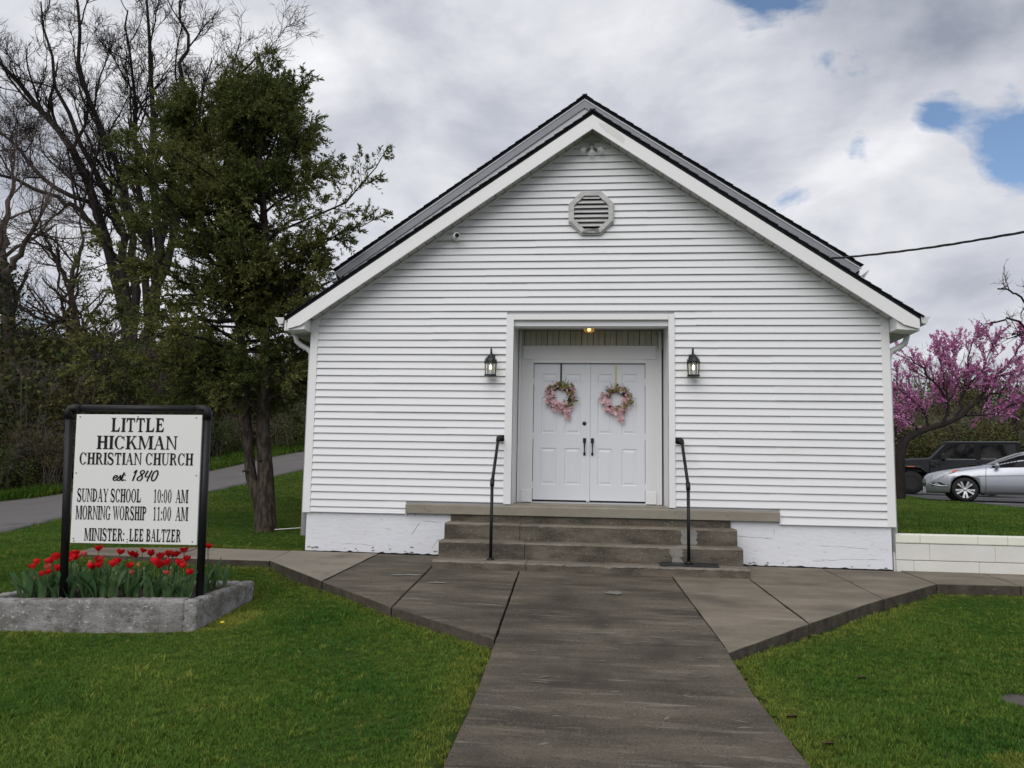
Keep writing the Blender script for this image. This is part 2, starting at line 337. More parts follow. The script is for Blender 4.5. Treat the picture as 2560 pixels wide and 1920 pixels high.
# paving outline polygons
SLABS = [
 ('pale', [(-4.03,-.886),(-2.92,-2.10),(-2.85,.0),(-4.1,.0)]),
 ('dark', [(-2.92,-2.10),(-1.852,-3.215),(-1.93,-1.1),(-1.93,.0),(-2.85,.0)]),
 ('dark', [(-1.852,-3.215),(-.744,-4.216),(-.834,-.9),(-1.93,-.9)]),
 ('dark', [(-.834,-.9),(-.738,-4.225),(1.095,-4.16),(1.0,-.9)]),
 ('dark', [(-.738,-4.225),(-.707,-5.463),(1.085,-5.36),(1.095,-4.16)]),
 ('dark', [(-.707,-5.463),(-.707,-6.68),(1.14,-6.55),(1.085,-5.36)]),
 ('dark', [(-.707,-6.68),(-.70,-7.95),(1.15,-7.8),(1.14,-6.55)]),
 ('dark', [(-.70,-7.95),(-.69,-9.2),(1.16,-9.05),(1.15,-7.8)]),
 ('dark', [(-.69,-9.2),(-.68,-10.5),(1.17,-10.35),(1.16,-9.05)]),
 ('dark', [(-.68,-10.5),(-.67,-11.8),(1.18,-11.65),(1.17,-10.35)]),
 ('mid', [(1.0,-.9),(1.092,-4.318),(1.994,-3.211),(1.904,-.9)]),
 ('mid', [(1.904,-.9),(1.994,-3.211),(3.105,-1.905),(3.017,.0),(1.9,.0)]),
 ('mid', [(3.017,.0),(3.105,-1.905),(4.067,-.87),(4.0,.0)]),
 ('mid', [(4.0,.05),(4.067,-.87),(5.03,-.81),(5.0,.08)]),
 ('mid', [(5.0,.08),(5.03,-.81),(6.6,-.76),(6.6,.12)]),
 ('mid', [(6.6,.12),(6.6,-.76),(8.4,-.74),(8.4,.14)]),
 ('pale', [(-4.1,.0),(-4.03,-.886),(-5.4,-.91),(-5.4,.02)]),
 ('mid', [(-5.4,.02),(-5.4,-.91),(-6.7,-.89),(-6.8,-.33)]),
]
def in_poly(x, y, poly):
    ins = np.zeros(np.shape(x), bool); n = len(poly)
    for i in range(n):
        x0, y0 = poly[i]; x1, y1 = poly[(i+1) % n]
        c = ((y0 > y) != (y1 > y)) & (x < (x1-x0)*(y-y0)/(y1-y0+1e-12)+x0)
        ins ^= c
    return ins
PAVE_OUT = [(-6.8,-.33),(-5.4,.02),(-4.0,.02),(8.4,.14),(8.4,-.74),(5.03,-.81),(4.067,-.87),(1.092,-4.318),(1.18,-11.65),(-.67,-11.8),(-.744,-4.216),(-4.03,-.886),(-5.4,-.91),(-6.7,-.89)]
def grid_mesh(name, xs, ys, hf, m):
    X, Y = np.meshgrid(xs, ys); Z = hf(X, Y)
    V = np.stack([X, Y, Z], -1).reshape(-1, 3); nx = len(xs); ny = len(ys)
    i = np.arange(ny-1)[:, None]*nx+np.arange(nx-1)[None]; F = np.stack([i, i+1, i+1+nx, i+nx], -1).reshape(-1, 4)
    return V, F
def lawn_h(X, Y):
    Z = HL(X, Y); big = in_poly(X, Y, PAVE_OUT); Z = np.where(big, np.minimum(Z, PV(X, Y)-.12), Z)
    und = (X > -3.85) & (X < 3.93) & (Y > .1) & (Y < 16); return np.where(und, np.minimum(Z, .0), Z)
far = [-400, -200, -100, -60, -40, -32]
xsA = np.r_[far, np.arange(-28, -9, .7), np.arange(-9, 3.95, .15), 3.95]
ysA = np.r_[far[:-1], -26, -20, -16, np.arange(-13, 3, .15), np.arange(3, 26, .6), 30, 40, 60, 100, 200, 400]
xsB = np.r_[3.95, np.arange(4.1, 9.5, .2), 10, 14, 20, 40, 100, 200, 400]
ysB = np.r_[far[:-1], -26, -20, -16, np.arange(-13, .1, .2), .13]
V1, F1 = grid_mesh('a', xsA, ysA, lawn_h, None); V2, F2 = grid_mesh('b', xsB, ysB, lawn_h, None)
lawn = link_mesh('lawn', fast_mesh('lawn', np.r_[V1, V2], np.r_[F1, F2+len(V1)]), None, [M_lawn], True); tag(lawn, kind='structure')
xsC = np.r_[3.95, np.arange(4.2, 26, .5), 30, 40, 60, 100, 200, 400]; ysC = np.r_[.13, np.arange(.4, 34, .5), 40, 60, 100, 200, 400]
V3, F3 = grid_mesh('c', xsC, ysC, HR, None)
tag(link_mesh('upper_lawn', fast_mesh('upper_lawn', V3, F3), None, [M_lawn], True), kind='structure')
# the road up the hill
def polyint(P, t):
    P = np.array(P, float); k = np.clip(t, 0, len(P)-1.001); i = k.astype(int); f = (k-i)[:, None]
    # catmull-rom
    g = lambda j: P[np.clip(j, 0, len(P)-1)]
    p0, p1, p2, p3 = g(i-1), g(i), g(i+1), g(i+2)
    return .5*((2*p1)+(-p0+p2)*f+(2*p0-5*p1+4*p2-p3)*f*f+(-p0+3*p1-3*p2+p3)*f**3)
tt = np.linspace(0, len(RN)-1, 90); A = polyint(RN, tt); B = polyint(RF, tt); NC = 13
RV = []; 
for k in range(NC):
    s = k/(NC-1); p = A*(1-s)+B*s
    if k in (0, NC-1): p = p+nr.normal(0, .04, p.shape)
    z = HL(p[:, 0], p[:, 1])+.035+.03*sin(pi*s); RV.append(np.c_[p, z])
RVv = np.concatenate([np.c_[RV[0][:, :2], RV[0][:, 2]-.12]]+RV+[np.c_[RV[-1][:, :2], RV[-1][:, 2]-.12]]); m_ = len(tt)
i = np.arange(NC+1)[:, None]*m_+np.arange(m_-1)[None]; RFc = np.stack([i, i+m_, i+m_+1, i+1], -1).reshape(-1, 4)
tag(link_mesh('road', fast_mesh('road', RVv, RFc), None, [M_asph], True), kind='structure')
# parking lot with painted lines
LOT_E = [(10.05, 3.0), (10.1, 8.9), (10.13, 11.0), (10.35, 14.5), (10.75, 17.7), (11.2, 24.0), (11.4, 28.0)]
xs_ = np.linspace(0, 1, 16); LV = []
for (ex, ey) in LOT_E:
    for s in xs_:
        x = ex+s*18; LV.append((x, ey-.0*s, float(HR(x, ey))+.03))
n_ = len(xs_); LF = [(r*n_+c, r*n_+c+1, (r+1)*n_+c+1, (r+1)*n_+c) for r in range(len(LOT_E)-1) for c in range(n_-1)]
me = bpy.data.meshes.new('parking_lot'); me.from_pydata(LV, [], LF); lot = tag(link_mesh('parking_lot', me, None, [M_lot], True), kind='structure')
CARANG = radians(-17)
def stripe(px, py, length, wd, name='painted_line'):
    dx, dy = cos(CARANG), sin(CARANG); mb = MB(); N = 14; k = []
    for i in range(N+1):
        for s in (-1, 1):
            x = px+dx*length*i/N-dy*wd/2*s; y = py+dy*length*i/N+dx*wd/2*s; k.append((x, y, float(HR(x, y))+.036))
    mb.add(k, [(2*i, 2*i+1, 2*i+3, 2*i+2) for i in range(N)]); return mb.build(name, M_line, lot)
stripe(10.75, 14.6, 6.2, .11); stripe(10.4, 11.35, 6.2, .11); stripe(11.3, 17.4, 6.0, .11)
# paving slabs
paving = empty('walkway'); tag(paving, kind='structure')
M_concm = mat('mid_walk_concrete', (.215, .186, .146), .85, .8, 1.5, (.105, .089, .070), .3, 70, spec=.12, stretch=(.6, 1.4, 1))
tex_layer(M_concm, 60, .58, .68, (.38, .34, .29), .45); tex_layer(M_concm, 1.0, .54, .70, (.085, .075, .068), .6, (1, .7, 1), off=(1, 3, 0))
tex_layer(M_concm, 3.0, .58, .74, (.30, .265, .22), .45, (.35, 2.0, 1))
SM = {'dark': M_conc, 'mid': M_concm, 'pale': M_conc2}
for k, (kd, poly) in enumerate(SLABS):
    c = np.mean(poly, 0); P2 = []
    n = len(poly)
    for i in range(n):
        p, q = np.array(poly[i]), np.array(poly[(i+1) % n]); L = np.linalg.norm(q-p); m_ = max(1, int(L/.22))
        nv = np.array([-(q-p)[1], (q-p)[0]])/L
        if np.dot(c-p, nv) < 0: nv = -nv
        for j in range(m_):
            t = j/m_; b = p+(q-p)*t; jit = rng.gauss(0, .006) if 0 < j else 0
            dc = (c-b); P2.append(b+nv*(.0035+abs(jit)*.7) + dc/np.linalg.norm(dc)*(.003 if j == 0 else 0))
    off = rng.uniform(-.004, .004)
    top = [(p[0], p[1], PV(p[0], p[1])+off) for p in P2]
    o = MB().prism(top[::-1], (0, 0, -.30)).build('paving_slab', SM[kd], paving); o.data.materials.append(M_kerb); nt_ = len(top)
    o.data.polygons.foreach_set('material_index', [0, 0]+[1]*nt_); bevel(o, .010, 2)
base = MB().prism([(x, y, PV(x, y)-.05) for x, y in [(-6.7,-.36),(-5.4,-.05),(8.3,.0),(8.3,-.65),(5.0,-.72),(4.0,-.78),(1.04,-4.2),(1.1,-11.5),(-.6,-11.6),(-.68,-4.1),(-4.0,-.80),(-6.6,-.8)]], (0, 0, -.25)).build('gravel_bed', M_soil, paving)
# pale scrapes on the walk (worn patches with a shape of their own)
def blotch(name, cx_, cy_, rx, ry, ang, mt, parent, seed, zoff=.0075):
    r_ = random.Random(seed); pts = []; N = 22
    for i in range(N):
        q = 2*pi*i/N; k = r_.uniform(.55, 1.1); a, b = rx*k*cos(q), ry*k*sin(q)
        x = cx_+a*cos(ang)-b*sin(ang); y = cy_+a*sin(ang)+b*cos(ang); pts.append((x, y, PV(x, y)+zoff))
    return MB().prism(pts, (0, 0, -.0015)).build(name, mt, parent)
M_scrape = mat('pale_scrape', (.19, .175, .155), .9, .6, 20, (.13, .12, .11), .2, 60)
blotch('worn_patch', .28, -2.15, .11, .10, .1, M_scrape, paving, 3)
blotch('worn_patch', -2.10, -1.56, .20, .045, .18, M_patch, paving, 5)
blotch('worn_patch', -1.66, -1.95, .13, .035, .12, M_patch, paving, 8)
rs = random.Random(40)
for k in range(26):       # small light scuffs on the middle walk
    blotch('worn_patch', rs.uniform(-.5, .95), rs.uniform(-6.4, -3.2), rs.uniform(.02, .07), rs.uniform(.004, .010), rs.gauss(0, .5), M_scrape, paving, 60+k, .0055)

# retaining wall of painted blocks
M_block = mat('cream_block', (.70, .69, .66), .7, .3, 2.5, (.58, .56, .52), .3, 45)
M_cap = mat('cream_cap', (.78, .78, .68), .6, .2, 5, (.66, .65, .56), .2, 45)
rw = empty('retaining_wall', (3.96, .06, 0)); tag(rw, 'low cream painted block retaining wall beside the church corner', 'wall')
MB().box(-.02, 8.5, .03, .16, -.2, .44).build('wall_core', M_block, rw)
for row, (z0, z1) in enumerate([(-.15, .135), (.143, .350)]):
    x = 0.0; first = True
    while x < 8.4:
        L = (.42 if row == 1 else .22) if first else .80
        first = False
        x1 = min(x+L, 8.45); o = MB().box(x+.001, x1-.001, .0, .10, z0, z1).build('block', M_block, rw); bevel(o, .006); x = x1
x = 0.0
for L in [.305, .71, .36, .75, .7, .75, .7, .75, .7, .75, .7, .75]:
    x1 = min(x+L, 8.45)
    o = MB().box(x+.001, x1-.001, -.012, .20, .356, .470).build('capstone', M_cap, rw); bevel(o, .012); x = x1
    if x >= 8.44: break

# ---------------------------------------------------------------- church
CH = empty('church', (0, 0, 0)); tag(CH, 'white clapboard gabled church front with recessed double doors and concrete steps', 'church')
SL = .684; APX = .015
def soff(x): return 5.948-SL*abs(x-APX)            # soffit line on the wall
OX0, OX1, OZ0, OZ1, OD = -1.048, 1.067, .745, 3.280, .77
# walls
MB().box(-3.895, 3.895, .012, 2.6, -.18, .58).build('foundation', M_found, CH)
mb = MB(); mb.box(-3.905, OX0-.05, .02, .2, .58, 3.22); mb.box(OX1+.05, 3.905, .02, .2, .58, 3.22)
mb.prism([(-3.9, .02, 3.20), (3.9, .02, 3.20), (3.9, .02, soff(3.9)), (APX, .02, 5.92), (-3.9, .02, soff(-3.9))], (0, .18, 0))
mb.build('front_wall', M_vinyl, CH)
mb = MB(); mb.box(-3.91, -3.80, .2, 2.5, .5, 3.25); mb.box(3.80, 3.91, .2, 2.5, .5, 3.25)
mb.box(-3.94, 3.75, 2.32, 15.5, .05, 4.75)
mb.prism([(-3.94, 2.33, 4.7), (3.75, 2.33, 4.7), (-.1, 2.33, 7.3)], (0, 13.0, 0))
mb.build('main_wall', M_vinyl, CH)
# siding: each course is laid as lapped boards
EXP = .1016; Z0 = 3.2
jr = random.Random(21)
def board(x0, x1, zb, zt, off, shear=True):
    """one clapboard; the ends follow the gable slope where it cuts them"""
    def lim(z):
        if z <= soff(3.9)+.005: return -3.838, 3.845
        h = (5.948-z)/SL; return APX-h, APX+h
    def ends(z):
        a, b = lim(z); return max(x0, a), min(x1, b)
    a0, a1 = ends(zb); b0, b1 = ends(zt); w0, w1 = jr.gauss(0, .0014), jr.gauss(0, .0014)
    if a1-a0 < .01: return
    if b1-b0 < .004: b0 = b1 = min(max(APX, b0), b1) if b1 < b0 else (b0+b1)/2; b0 -= .002; b1 += .002
    yb, yt = -.025-off, -.003-off
    V = [(a0, yb, zb+w0), (a1, yb, zb+w1), (b1, yt, zt), (b0, yt, zt), (a0, .021, zb+w0), (a1, .021, zb+w1), (b1, .021, zt), (b0, .021, zt),
         (a0, yb-.001, zb+w0+.006), (a1, yb-.001, zb+w1+.006),
         (a0, yb+.004, zb+w0+.0005), (a1, yb+.004, zb+w1+.0005), (a0, yb+.0045, zb+w0+.03), (a1, yb+.0045, zb+w1+.03)]
    MB().add(V, [(8, 9, 2, 3), (0, 1, 9, 8), (0, 10, 11, 1), (10, 11, 13, 12), (3, 2, 6, 7), (0, 8, 3, 7, 4), (1, 5, 6, 2, 9)]).build('siding_board', M_vinyl, CH)
joint = None
for i in range(26, -28, -1):
    zb = Z0-EXP*i; zt = zb+EXP+.004
    if zb > 5.86: break
    if i % 2 == 0 or joint is None:
        x = jr.uniform(-3.2, -.6); joint = []
        while x < 3.9: joint.append(x); x += 3.66
    spans = [(-3.84, 3.85)]
    if zt > OZ0 and zb < OZ1+.06: spans = [(-3.84, -1.146), (1.146, 3.85)]
    if i == 26: spans = [(-3.84, -2.49), (2.50, 3.85)]
    if i == 25: spans = [(-3.84, -2.49), (2.50, 3.85)]
    z_b = zb
    for (a, b) in spans:
        if i == 26 and a < 0: z_b = zb+.025
        elif i == 24: z_b = max(zb, .738)
        else: z_b = zb
        cuts = [a]+[j for j in joint if a+.25 < j < b-.25]+[b]
        for q in range(len(cuts)-1):
            board(cuts[q]-(.012 if q else 0), cuts[q+1], z_b+(.0012 if q % 2 else 0), zt, .0036*(q % 2)+jr.uniform(0, .0012))
# starter strips and the j-channel end trims beside the porch slab
MB().box(-2.492, -2.478, -.02, .015, .562, .735).build('end_trim', M_trim, CH); MB().box(2.486, 2.500, -.02, .015, .555, .735).build('end_trim', M_trim, CH)
for s in (-1, 1):
    zb = .558 if s > 0 else .572
    o = MB().box(s*3.895-.055, s*3.895+.055, -.024, .06, zb, soff(3.84)+(.0)).build('corner_board', M_trim, CH); bevel(o, .004)
# frieze channel along the soffit
for s in (-1, 1):
    xe = s*3.93
    p = [(APX, -.026, soff(APX)-.002), (xe, -.026, soff(xe)-.002), (xe, -.026, soff(xe)-.024), (APX, -.026, soff(APX)-.024)]
    MB().prism(p if s > 0 else p[::-1], (0, .03, 0)).build('frieze_channel', M_trim, CH)
# soffit panels under the rake
ua = np.array([cos(math.atan(SL)), 0, -sin(math.atan(SL))])
for s in (-1, 1):
    L = 4.76; wd = .148; n = int(L/wd); sl = np.array([s*ua[0], 0, ua[2]]); nrm = np.array([s*sin(math.atan(SL)), 0, cos(math.atan(SL))])
    for k in range(n):
        d0 = k*wd+.0045; d1 = (k+1)*wd-.0045
        a = np.array([APX, 0, 5.950])+sl*d0; b = np.array([APX, 0, 5.950])+sl*d1
        up = nrm*.014; dz = nrm*jr.uniform(0, .003)
        V = []
        for p in (a, b):
            for y in (-.283, -.020): V += [tuple(p+dz+np.array([0, y, 0])), tuple(p+up+dz+np.array([0, y, 0]))]
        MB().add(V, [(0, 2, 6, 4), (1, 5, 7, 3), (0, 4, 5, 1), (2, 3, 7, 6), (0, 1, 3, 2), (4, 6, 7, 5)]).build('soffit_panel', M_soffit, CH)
    p = [(APX, -.28, 5.975), (APX+s*3.80, -.28, 5.975-SL*3.80), (APX+s*3.80, -.28, 6.0-SL*3.80), (APX, -.28, 6.0)]
    MB().prism(p if s > 0 else p[::-1], (0, .29, 0)).build('soffit_backing', M_dark, CH)
# rake fascia (outer white boards)
FT, FB = 6.105, 5.905
for s in (-1, 1):
    xe = s*4.205+.02
    p = [(.02, -.305, FT), (xe, -.305, FT-SL*4.205), (xe, -.305, FT-SL*4.205-.128), (s*4.02+.02, -.305, FB-SL*4.02), (.02, -.305, FB)]
    o = MB().prism(p if s < 0 else p[::-1], (0, .022, 0)).build('rake_fascia', M_trim, CH)
# patched cap at the peak
MB().prism([(.10, -.3072, 6.00), (.22, -.3072, 5.955), (.42, -.3072, 5.80), (.47, -.3072, 5.74), (.44, -.3072, 5.68), (.36, -.3072, 5.745), (.20, -.3072, 5.86), (.12, -.3072, 5.94)][::-1], (0, .002, 0)).build('fascia_patch', mat('patched_trim', (.70, .70, .69), .5), CH)
# boxed cornice returns at the eaves
for s in (-1, 1):
    xi, xo = s*3.955, s*4.225; zt = soff(xi)+.05; zb = 3.085
    V = [(xi, -.27, zt), (xi, -.27, zb+.02), (xo, -.27, zb+.0), (xi, .03, zt), (xi, .03, zb+.02), (xo, .03, zb), (xo, -.27, zb+.10), (xo, .03, zb+.10)]
    MB().add(V, [(0, 1, 2, 6), (3, 7, 5, 4), (0, 3, 4, 1), (1, 4, 5, 2), (2, 5, 7, 6), (0, 6, 7, 3)]).build('cornice_return', M_trim, CH)
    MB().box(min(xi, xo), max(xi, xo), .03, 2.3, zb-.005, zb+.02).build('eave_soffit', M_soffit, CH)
    MB().box(xo-.012, xo+.012, -.283, 2.3, zb-.005, zb+.14).build('eave_fascia', M_trim, CH)
    # gutter end and run
    pr = [(0, 0), (.02, -.085), (.075, -.10), (.105, -.03), (.135, .0), (.128, .006), (.098, -.024), (.07, -.088), (.025, -.075), (.01, .0)]
    MB().prism([(xo+s*(.012+a), -.30, 3.262+b) for a, b in pr], (0, 2.6, 0)).build('gutter', M_gutter, CH)
    MB().prism([(xo+s*(.012+a), -.303, 3.262+b) for a, b in pr[:5]], (0, .004, 0)).build('gutter_cap', M_gutter, CH)
    # downspout elbow
    pts = [(xo-s*.005, .10, 3.17), (xo-s*.005, .10, 3.08), (xo-s*.03, .10, 2.99), (xo-s*.10, .10, 2.93), (xo-s*.20, .10, 2.88), (xo-s*.25, .10, 2.82), (xo-s*.255, .10, 2.70)]
    pts = [(p[0] if s*p[0] > 3.965 else s*3.965, p[1]+.0, p[2]) for p in pts]+[(s*3.965, .10, .25)]
    MB().tube(pts, .038, 10).build('downspout', M_gutter, CH, True)
# roof decks and shingle courses
def roof(ax, az, half, y0, y1, slope, deck_t, name_deck, ncourse, ov):
    sides_ = {-1: (half, slope), 1: (half, slope)} if not isinstance(half, dict) else {q: (half[q], slope[q]) for q in (-1, 1)}
    for s in (-1, 1):
        half, slope = sides_[s]; ang = math.atan(slope); L = half/cos(ang)
        p = [(ax, y0, az), (ax+s*half, y0, az-slope*half), (ax+s*half, y0, az-slope*half-deck_t), (ax, y0, az-deck_t)]
        MB().prism(p if s < 0 else p[::-1], (0, y1-y0, 0)).build(name_deck, M_shingle, CH)
        sl = np.array([s*cos(ang), 0, -sin(ang)]); nm = np.array([s*sin(ang), 0, cos(ang)]); st = (L+.03)/ncourse
        for k in range(ncourse):
            d0 = k*st-.05; d1 = (k+1)*st; yy = y0-ov-jr.uniform(0, .014)
            a = np.array([ax, 0, az])+sl*d0; b = np.array([ax, 0, az])+sl*d1
            V = [tuple(q+np.array([0, y, 0])) for y in (yy, y1) for q in (a+nm*.002, b+nm*(.008), b+nm*(.026), a+nm*.012)]
            MB().add(V, [(0, 1, 2, 3), (7, 6, 5, 4), (0, 4, 5, 1), (1, 5, 6, 2), (2, 6, 7, 3), (3, 7, 4, 0)]).build('shingle_course', M_shingle, CH)
    MB().prism([(ax-.13, y0-ov-.005, az-.13*slope+.03), (ax, y0-ov-.005, az+.040), (ax+.13, y0-ov-.005, az-.13*slope+.03), (ax, y0-ov-.005, az+.018)], (0, y1-y0, 0)).build('ridge_cap', M_shingle, CH)
roof(.02, 6.150, 4.225, -.305, 2.34, SL, .045, 'roof_deck', 33, .014)
MAX, MAZ, MY = -.112, 7.535, 2.0
MHS, MSS = {-1: 4.22, 1: 4.415}, {-1: .706, 1: .672}
roof(MAX, MAZ, MHS, MY, 16.0, MSS, .05, 'main_roof_deck', 33, .014)
for s in (-1, 1):
    MH, MS = MHS[s], MSS[s]; xe = MAX+s*MH; zt = MAZ-.05
    p = [(MAX, MY+.0, zt), (xe, MY, zt-MS*MH), (xe-s*.12, MY, zt-MS*MH-.10), (MAX+s*(MH-.12), MY, zt-MS*(MH-.12)-.155), (MAX, MY, zt-.155)]
    MB().prism(p if s < 0 else p[::-1], (0, .02, 0)).build('main_rake_fascia', M_greymetal, CH)
    p = [(MAX, MY+.004, zt+.002), (xe, MY+.004, zt-MS*MH+.002), (xe, MY+.004, zt-MS*MH-.022), (MAX, MY+.004, zt-.022)]
    MB().prism(p if s < 0 else p[::-1], (0, -.012, 0)).build('drip_edge', M_greysoff, CH)
    p = [(MAX, MY+.022, zt-.130), (MAX+s*(MH-.16), MY+.022, zt-.130-MS*(MH-.16)), (MAX+s*(MH-.16), MY+.022, zt-.36-MS*(MH-.16)), (MAX, MY+.022, zt-.36)]
    MB().prism(p if s < 0 else p[::-1], (0, .02, 0)).build('main_frieze', M_greysoff, CH)
    p = [(MAX, MY+.042, zt-.33), (MAX+s*(MH-.15), MY+.042, zt-.33-MS*(MH-.15)), (MAX+s*(MH-.15), MY+.042, zt-.345-MS*(MH-.15)), (MAX, MY+.042, zt-.345)]
    MB().prism(p if s < 0 else p[::-1], (0, .3, 0)).build('main_soffit', M_greysoff, CH)
    xg = xe-s*.02; zg = zt-MS*MH+.0
    pr = [(0, 0), (-.02, -.10), (.075, -.14), (.13, -.05), (.16, -.0), (.148, .0), (.115, -.045), (.07, -.12), (.0, -.09), (.012, .0)]
    MB().prism([(xg+s*a, MY+.05, zg-.02+b) for a, b in pr], (0, 12, 0)).build('main_gutter', M_greysoff, CH)
# ---- porch recess
MB().box(OX0-.035, OX0, .02, OD, OZ0-.1, OZ1).build('reveal', M_trim, CH); MB().box(OX1, OX1+.035, .02, OD, OZ0-.1, OZ1).build('reveal', M_trim, CH)
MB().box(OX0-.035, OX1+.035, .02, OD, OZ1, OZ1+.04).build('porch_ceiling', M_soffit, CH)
MB().box(OX0-.03, OX1+.03, OD+.06, OD+.12, .6, OZ1).build('back_wall', mat('dim_backing', (.16, .15, .13), .9), CH)
for (a, b, c, d) in [(-1.150, OX0, .742, OZ1+.072), (OX1, 1.150, .742, OZ1+.072), (OX0+.0005, OX1-.0005, OZ1-.001, OZ1+.072)]:
    o = MB().box(a, b, -.036, .06, c, d).build('door_casing', M_trim, CH); bevel(o, .004)
M_bead = mat('bead_board', (.60, .585, .52), .6, .6, 6, (.42, .40, .33), .1, 60, stretch=(2, 1, .5))
pw = (OX1-OX0)/25
for k in range(25):
    o = MB().box(OX0+k*pw+(.007 if k % 2 else .002), OX0+(k+1)*pw-(.002 if k % 2 else .003), OD+.015, OD+.05, 3.0, OZ1-.002).build('plank', M_bead, CH); bevel(o, .003)
# door surround
o = MB().box(-.970, .962, .735, .80, 2.845, 3.030).build('door_header', M_trim2, CH); bevel(o, .004)
o = MB().box(-.985, .978, .715, .80, 3.020, 3.042).build('header_cap', M_trim2, CH); bevel(o, .004)
o = MB().box(-.835, .826, .742, .80, 2.790, 2.845).build('head_stop', M_trim2, CH); bevel(o, .004)
for a, b in ((-.970, -.820), (.812, .962)):
    mb = MB(); mb.box(a, b, .758, .83, .93, 2.845)
    for j in range(6):
        x = a+.014+j*(b-a-.028)/5.6; mb.box(x, x+.013, .752, .76, .95, 2.83)
    mb.build('pilaster', M_trim2, CH)
    o = MB().box(a-.002, b+.002, .738, .83, .755, .935).build('plinth_block', M_trim2, CH); bevel(o, .005)
for a, b in ((-1.04, -1.0), (1.005, 1.045)):
    o = MB().box(a, b, .748, .82, .75, OZ1-.003).build('outer_moulding', M_trim2, CH); bevel(o, .008)
for a, b in ((-.999, -.971), (.963, 1.004)): MB().box(a, b, .765, .82, .75, 3.03).build('jamb_filler', M_trim2, CH)
M_door = mat('white_door', (.70, .72, .765), .38, .10, 1.6, (.64, .66, .71), .04, 200)
def door_leaf(x0, x1, px):
    d = empty('door', (0, 0, 0), CH)
    zb, zt = .792, 2.782; yf, yb = .800, .84
    mb = MB(); mb.box(x0, x1, yf+.010, yb, zb, zt)
    xs_ = [x0, px[0], px[1], px[2], px[3], x1]; zs_ = [zb, 1.010, 1.542, 1.752, 2.285, 2.487, 2.635, zt]
    for i in range(5):                       # stiles and rails stand proud of the panel ground
        for j in range(7):
            if i in (1, 3) and j in (1, 3, 5): continue
            mb.box(xs_[i], xs_[i+1], yf, yf+.0105, zs_[j], zs_[j+1])
    mb.build('door_slab', M_door, d)
    for i in (1, 3):
        for j in (1, 3, 5):
            a, b, c, e = xs_[i], xs_[i+1], zs_[j], zs_[j+1]; V = []
            for q, y in ((.001, yf+.0005), (.014, yf+.0075), (.026, yf+.0075), (.050, yf+.001)):
                V += [(a+q, y, c+q), (b-q, y, c+q), (b-q, y, e-q), (a+q, y, e-q)]
            F = [(12, 13, 14, 15)]
            for r in range(3):
                for k in range(4): F.append((r*4+k, r*4+(k+1) % 4, (r+1)*4+(k+1) % 4, (r+1)*4+k))
            MB().add(V, F).build('door_panel', M_door, d)
    return d
dl = door_leaf(-.812, -.028, (-.700, -.474, -.354, -.126)); dr = door_leaf(.016, .806, (.124, .340, .472, .690))
o = MB().box(-.036, .014, .788, .80, .775, 2.782).build('astragal', M_door, dl); bevel(o, .004)
MB().box(-.02, .018, .802, .84, .79, 2.79).build('door_gap', M_dark, CH)
MB().box(-.83, .82, .798, .84, .765, .790).build('door_sweep', M_dark, CH); MB().box(-.83, .82, .74, .86, .742, .766).build('threshold', M_greysoff, CH)
MB().box(-.825, .815, .803, .84, 2.783, 2.80).build('head_gap', M_dark, CH)
for xx in (-.816, .810):
    MB().box(xx-.004, xx+.004, .803, .84, .79, 2.79).build('side_gap', M_dark, CH)
    for zc in (2.52, 1.72, 1.0): MB().tube([(xx, .797, zc-.05), (xx, .797, zc+.05)], .008, 8).build('hinge', M_trim2, dl if xx < 0 else dr)
o = MB().lathe([(.0, -.022), (.014, -.022), (.020, -.016), (.027, -.012), (.030, -.0), (.030, .004)], (-.068, .800, 1.905), 'y', 20).build('deadbolt', mat('dark_pewter', (.07, .07, .07), .35, metal=.8), dl, True)
def pull(x, par):
    mb = MB(); mb.box(x-.022, x+.022, .785, .80, 1.622, 1.690); mb.box(x-.016, x+.016, .787, .80, 1.440, 1.485)
    mb.tube([(x, .79, 1.65), (x, .755, 1.635), (x, .742, 1.60), (x, .740, 1.54), (x, .748, 1.485), (x, .79, 1.462)], [.010, .012, .012, .009, .008, .010], 8)
    o = mb.build('handle', M_black, par); bevel(o, .004)
pull(-.064, dl); pull(.050, dr)
# ---- octagonal gable vent
VE = empty('gable_vent', (0, 0, 0), CH); VX, VZ = .010, 4.790
def octo(r, y, jit=0): return [(VX+r*cos(pi/8+k*pi/4)/cos(pi/8), y, VZ+r*sin(pi/8+k*pi/4)/cos(pi/8)) for k in range(8)]
M_weather = mat('weathered_white', (.58, .58, .58), .7, .55, 9, (.33, .33, .33), .3, 60, stretch=(.5, 1, 2))
M_peel = mat('peeled_wood', (.42, .42, .41), .85, .9, 22, (.12, .115, .11), .6, 60, stretch=(.4, 1, 1.6), thr=(.42, .58))
def ring(r0, r1, y0, y1, nm, mt, sides=range(8)):
    for k in sides:
        a0, a1 = pi/8+k*pi/4, pi/8+(k+1)*pi/4; c8 = cos(pi/8)
        q = [(r0, a0), (r1, a0), (r1, a1), (r0, a1)]; p = [(VX+r*cos(a)/c8, y0, VZ+r*sin(a)/c8) for r, a in q]
        MB().prism(p, (0, y1-y0, 0)).build(nm, mt, VE)
ring(.297, .315, -.062, .01, 'vent_trim', M_weather); ring(.238, .2965, -.085, .01, 'vent_frame', M_weather, [0, 1, 2, 3, 4, 6, 7]); ring(.236, .2965, -.083, .01, 'vent_sill', M_peel, [5])
MB().prism(octo(.242, -.0235), (0, .004, 0)).build('vent_back', M_dark, VE)
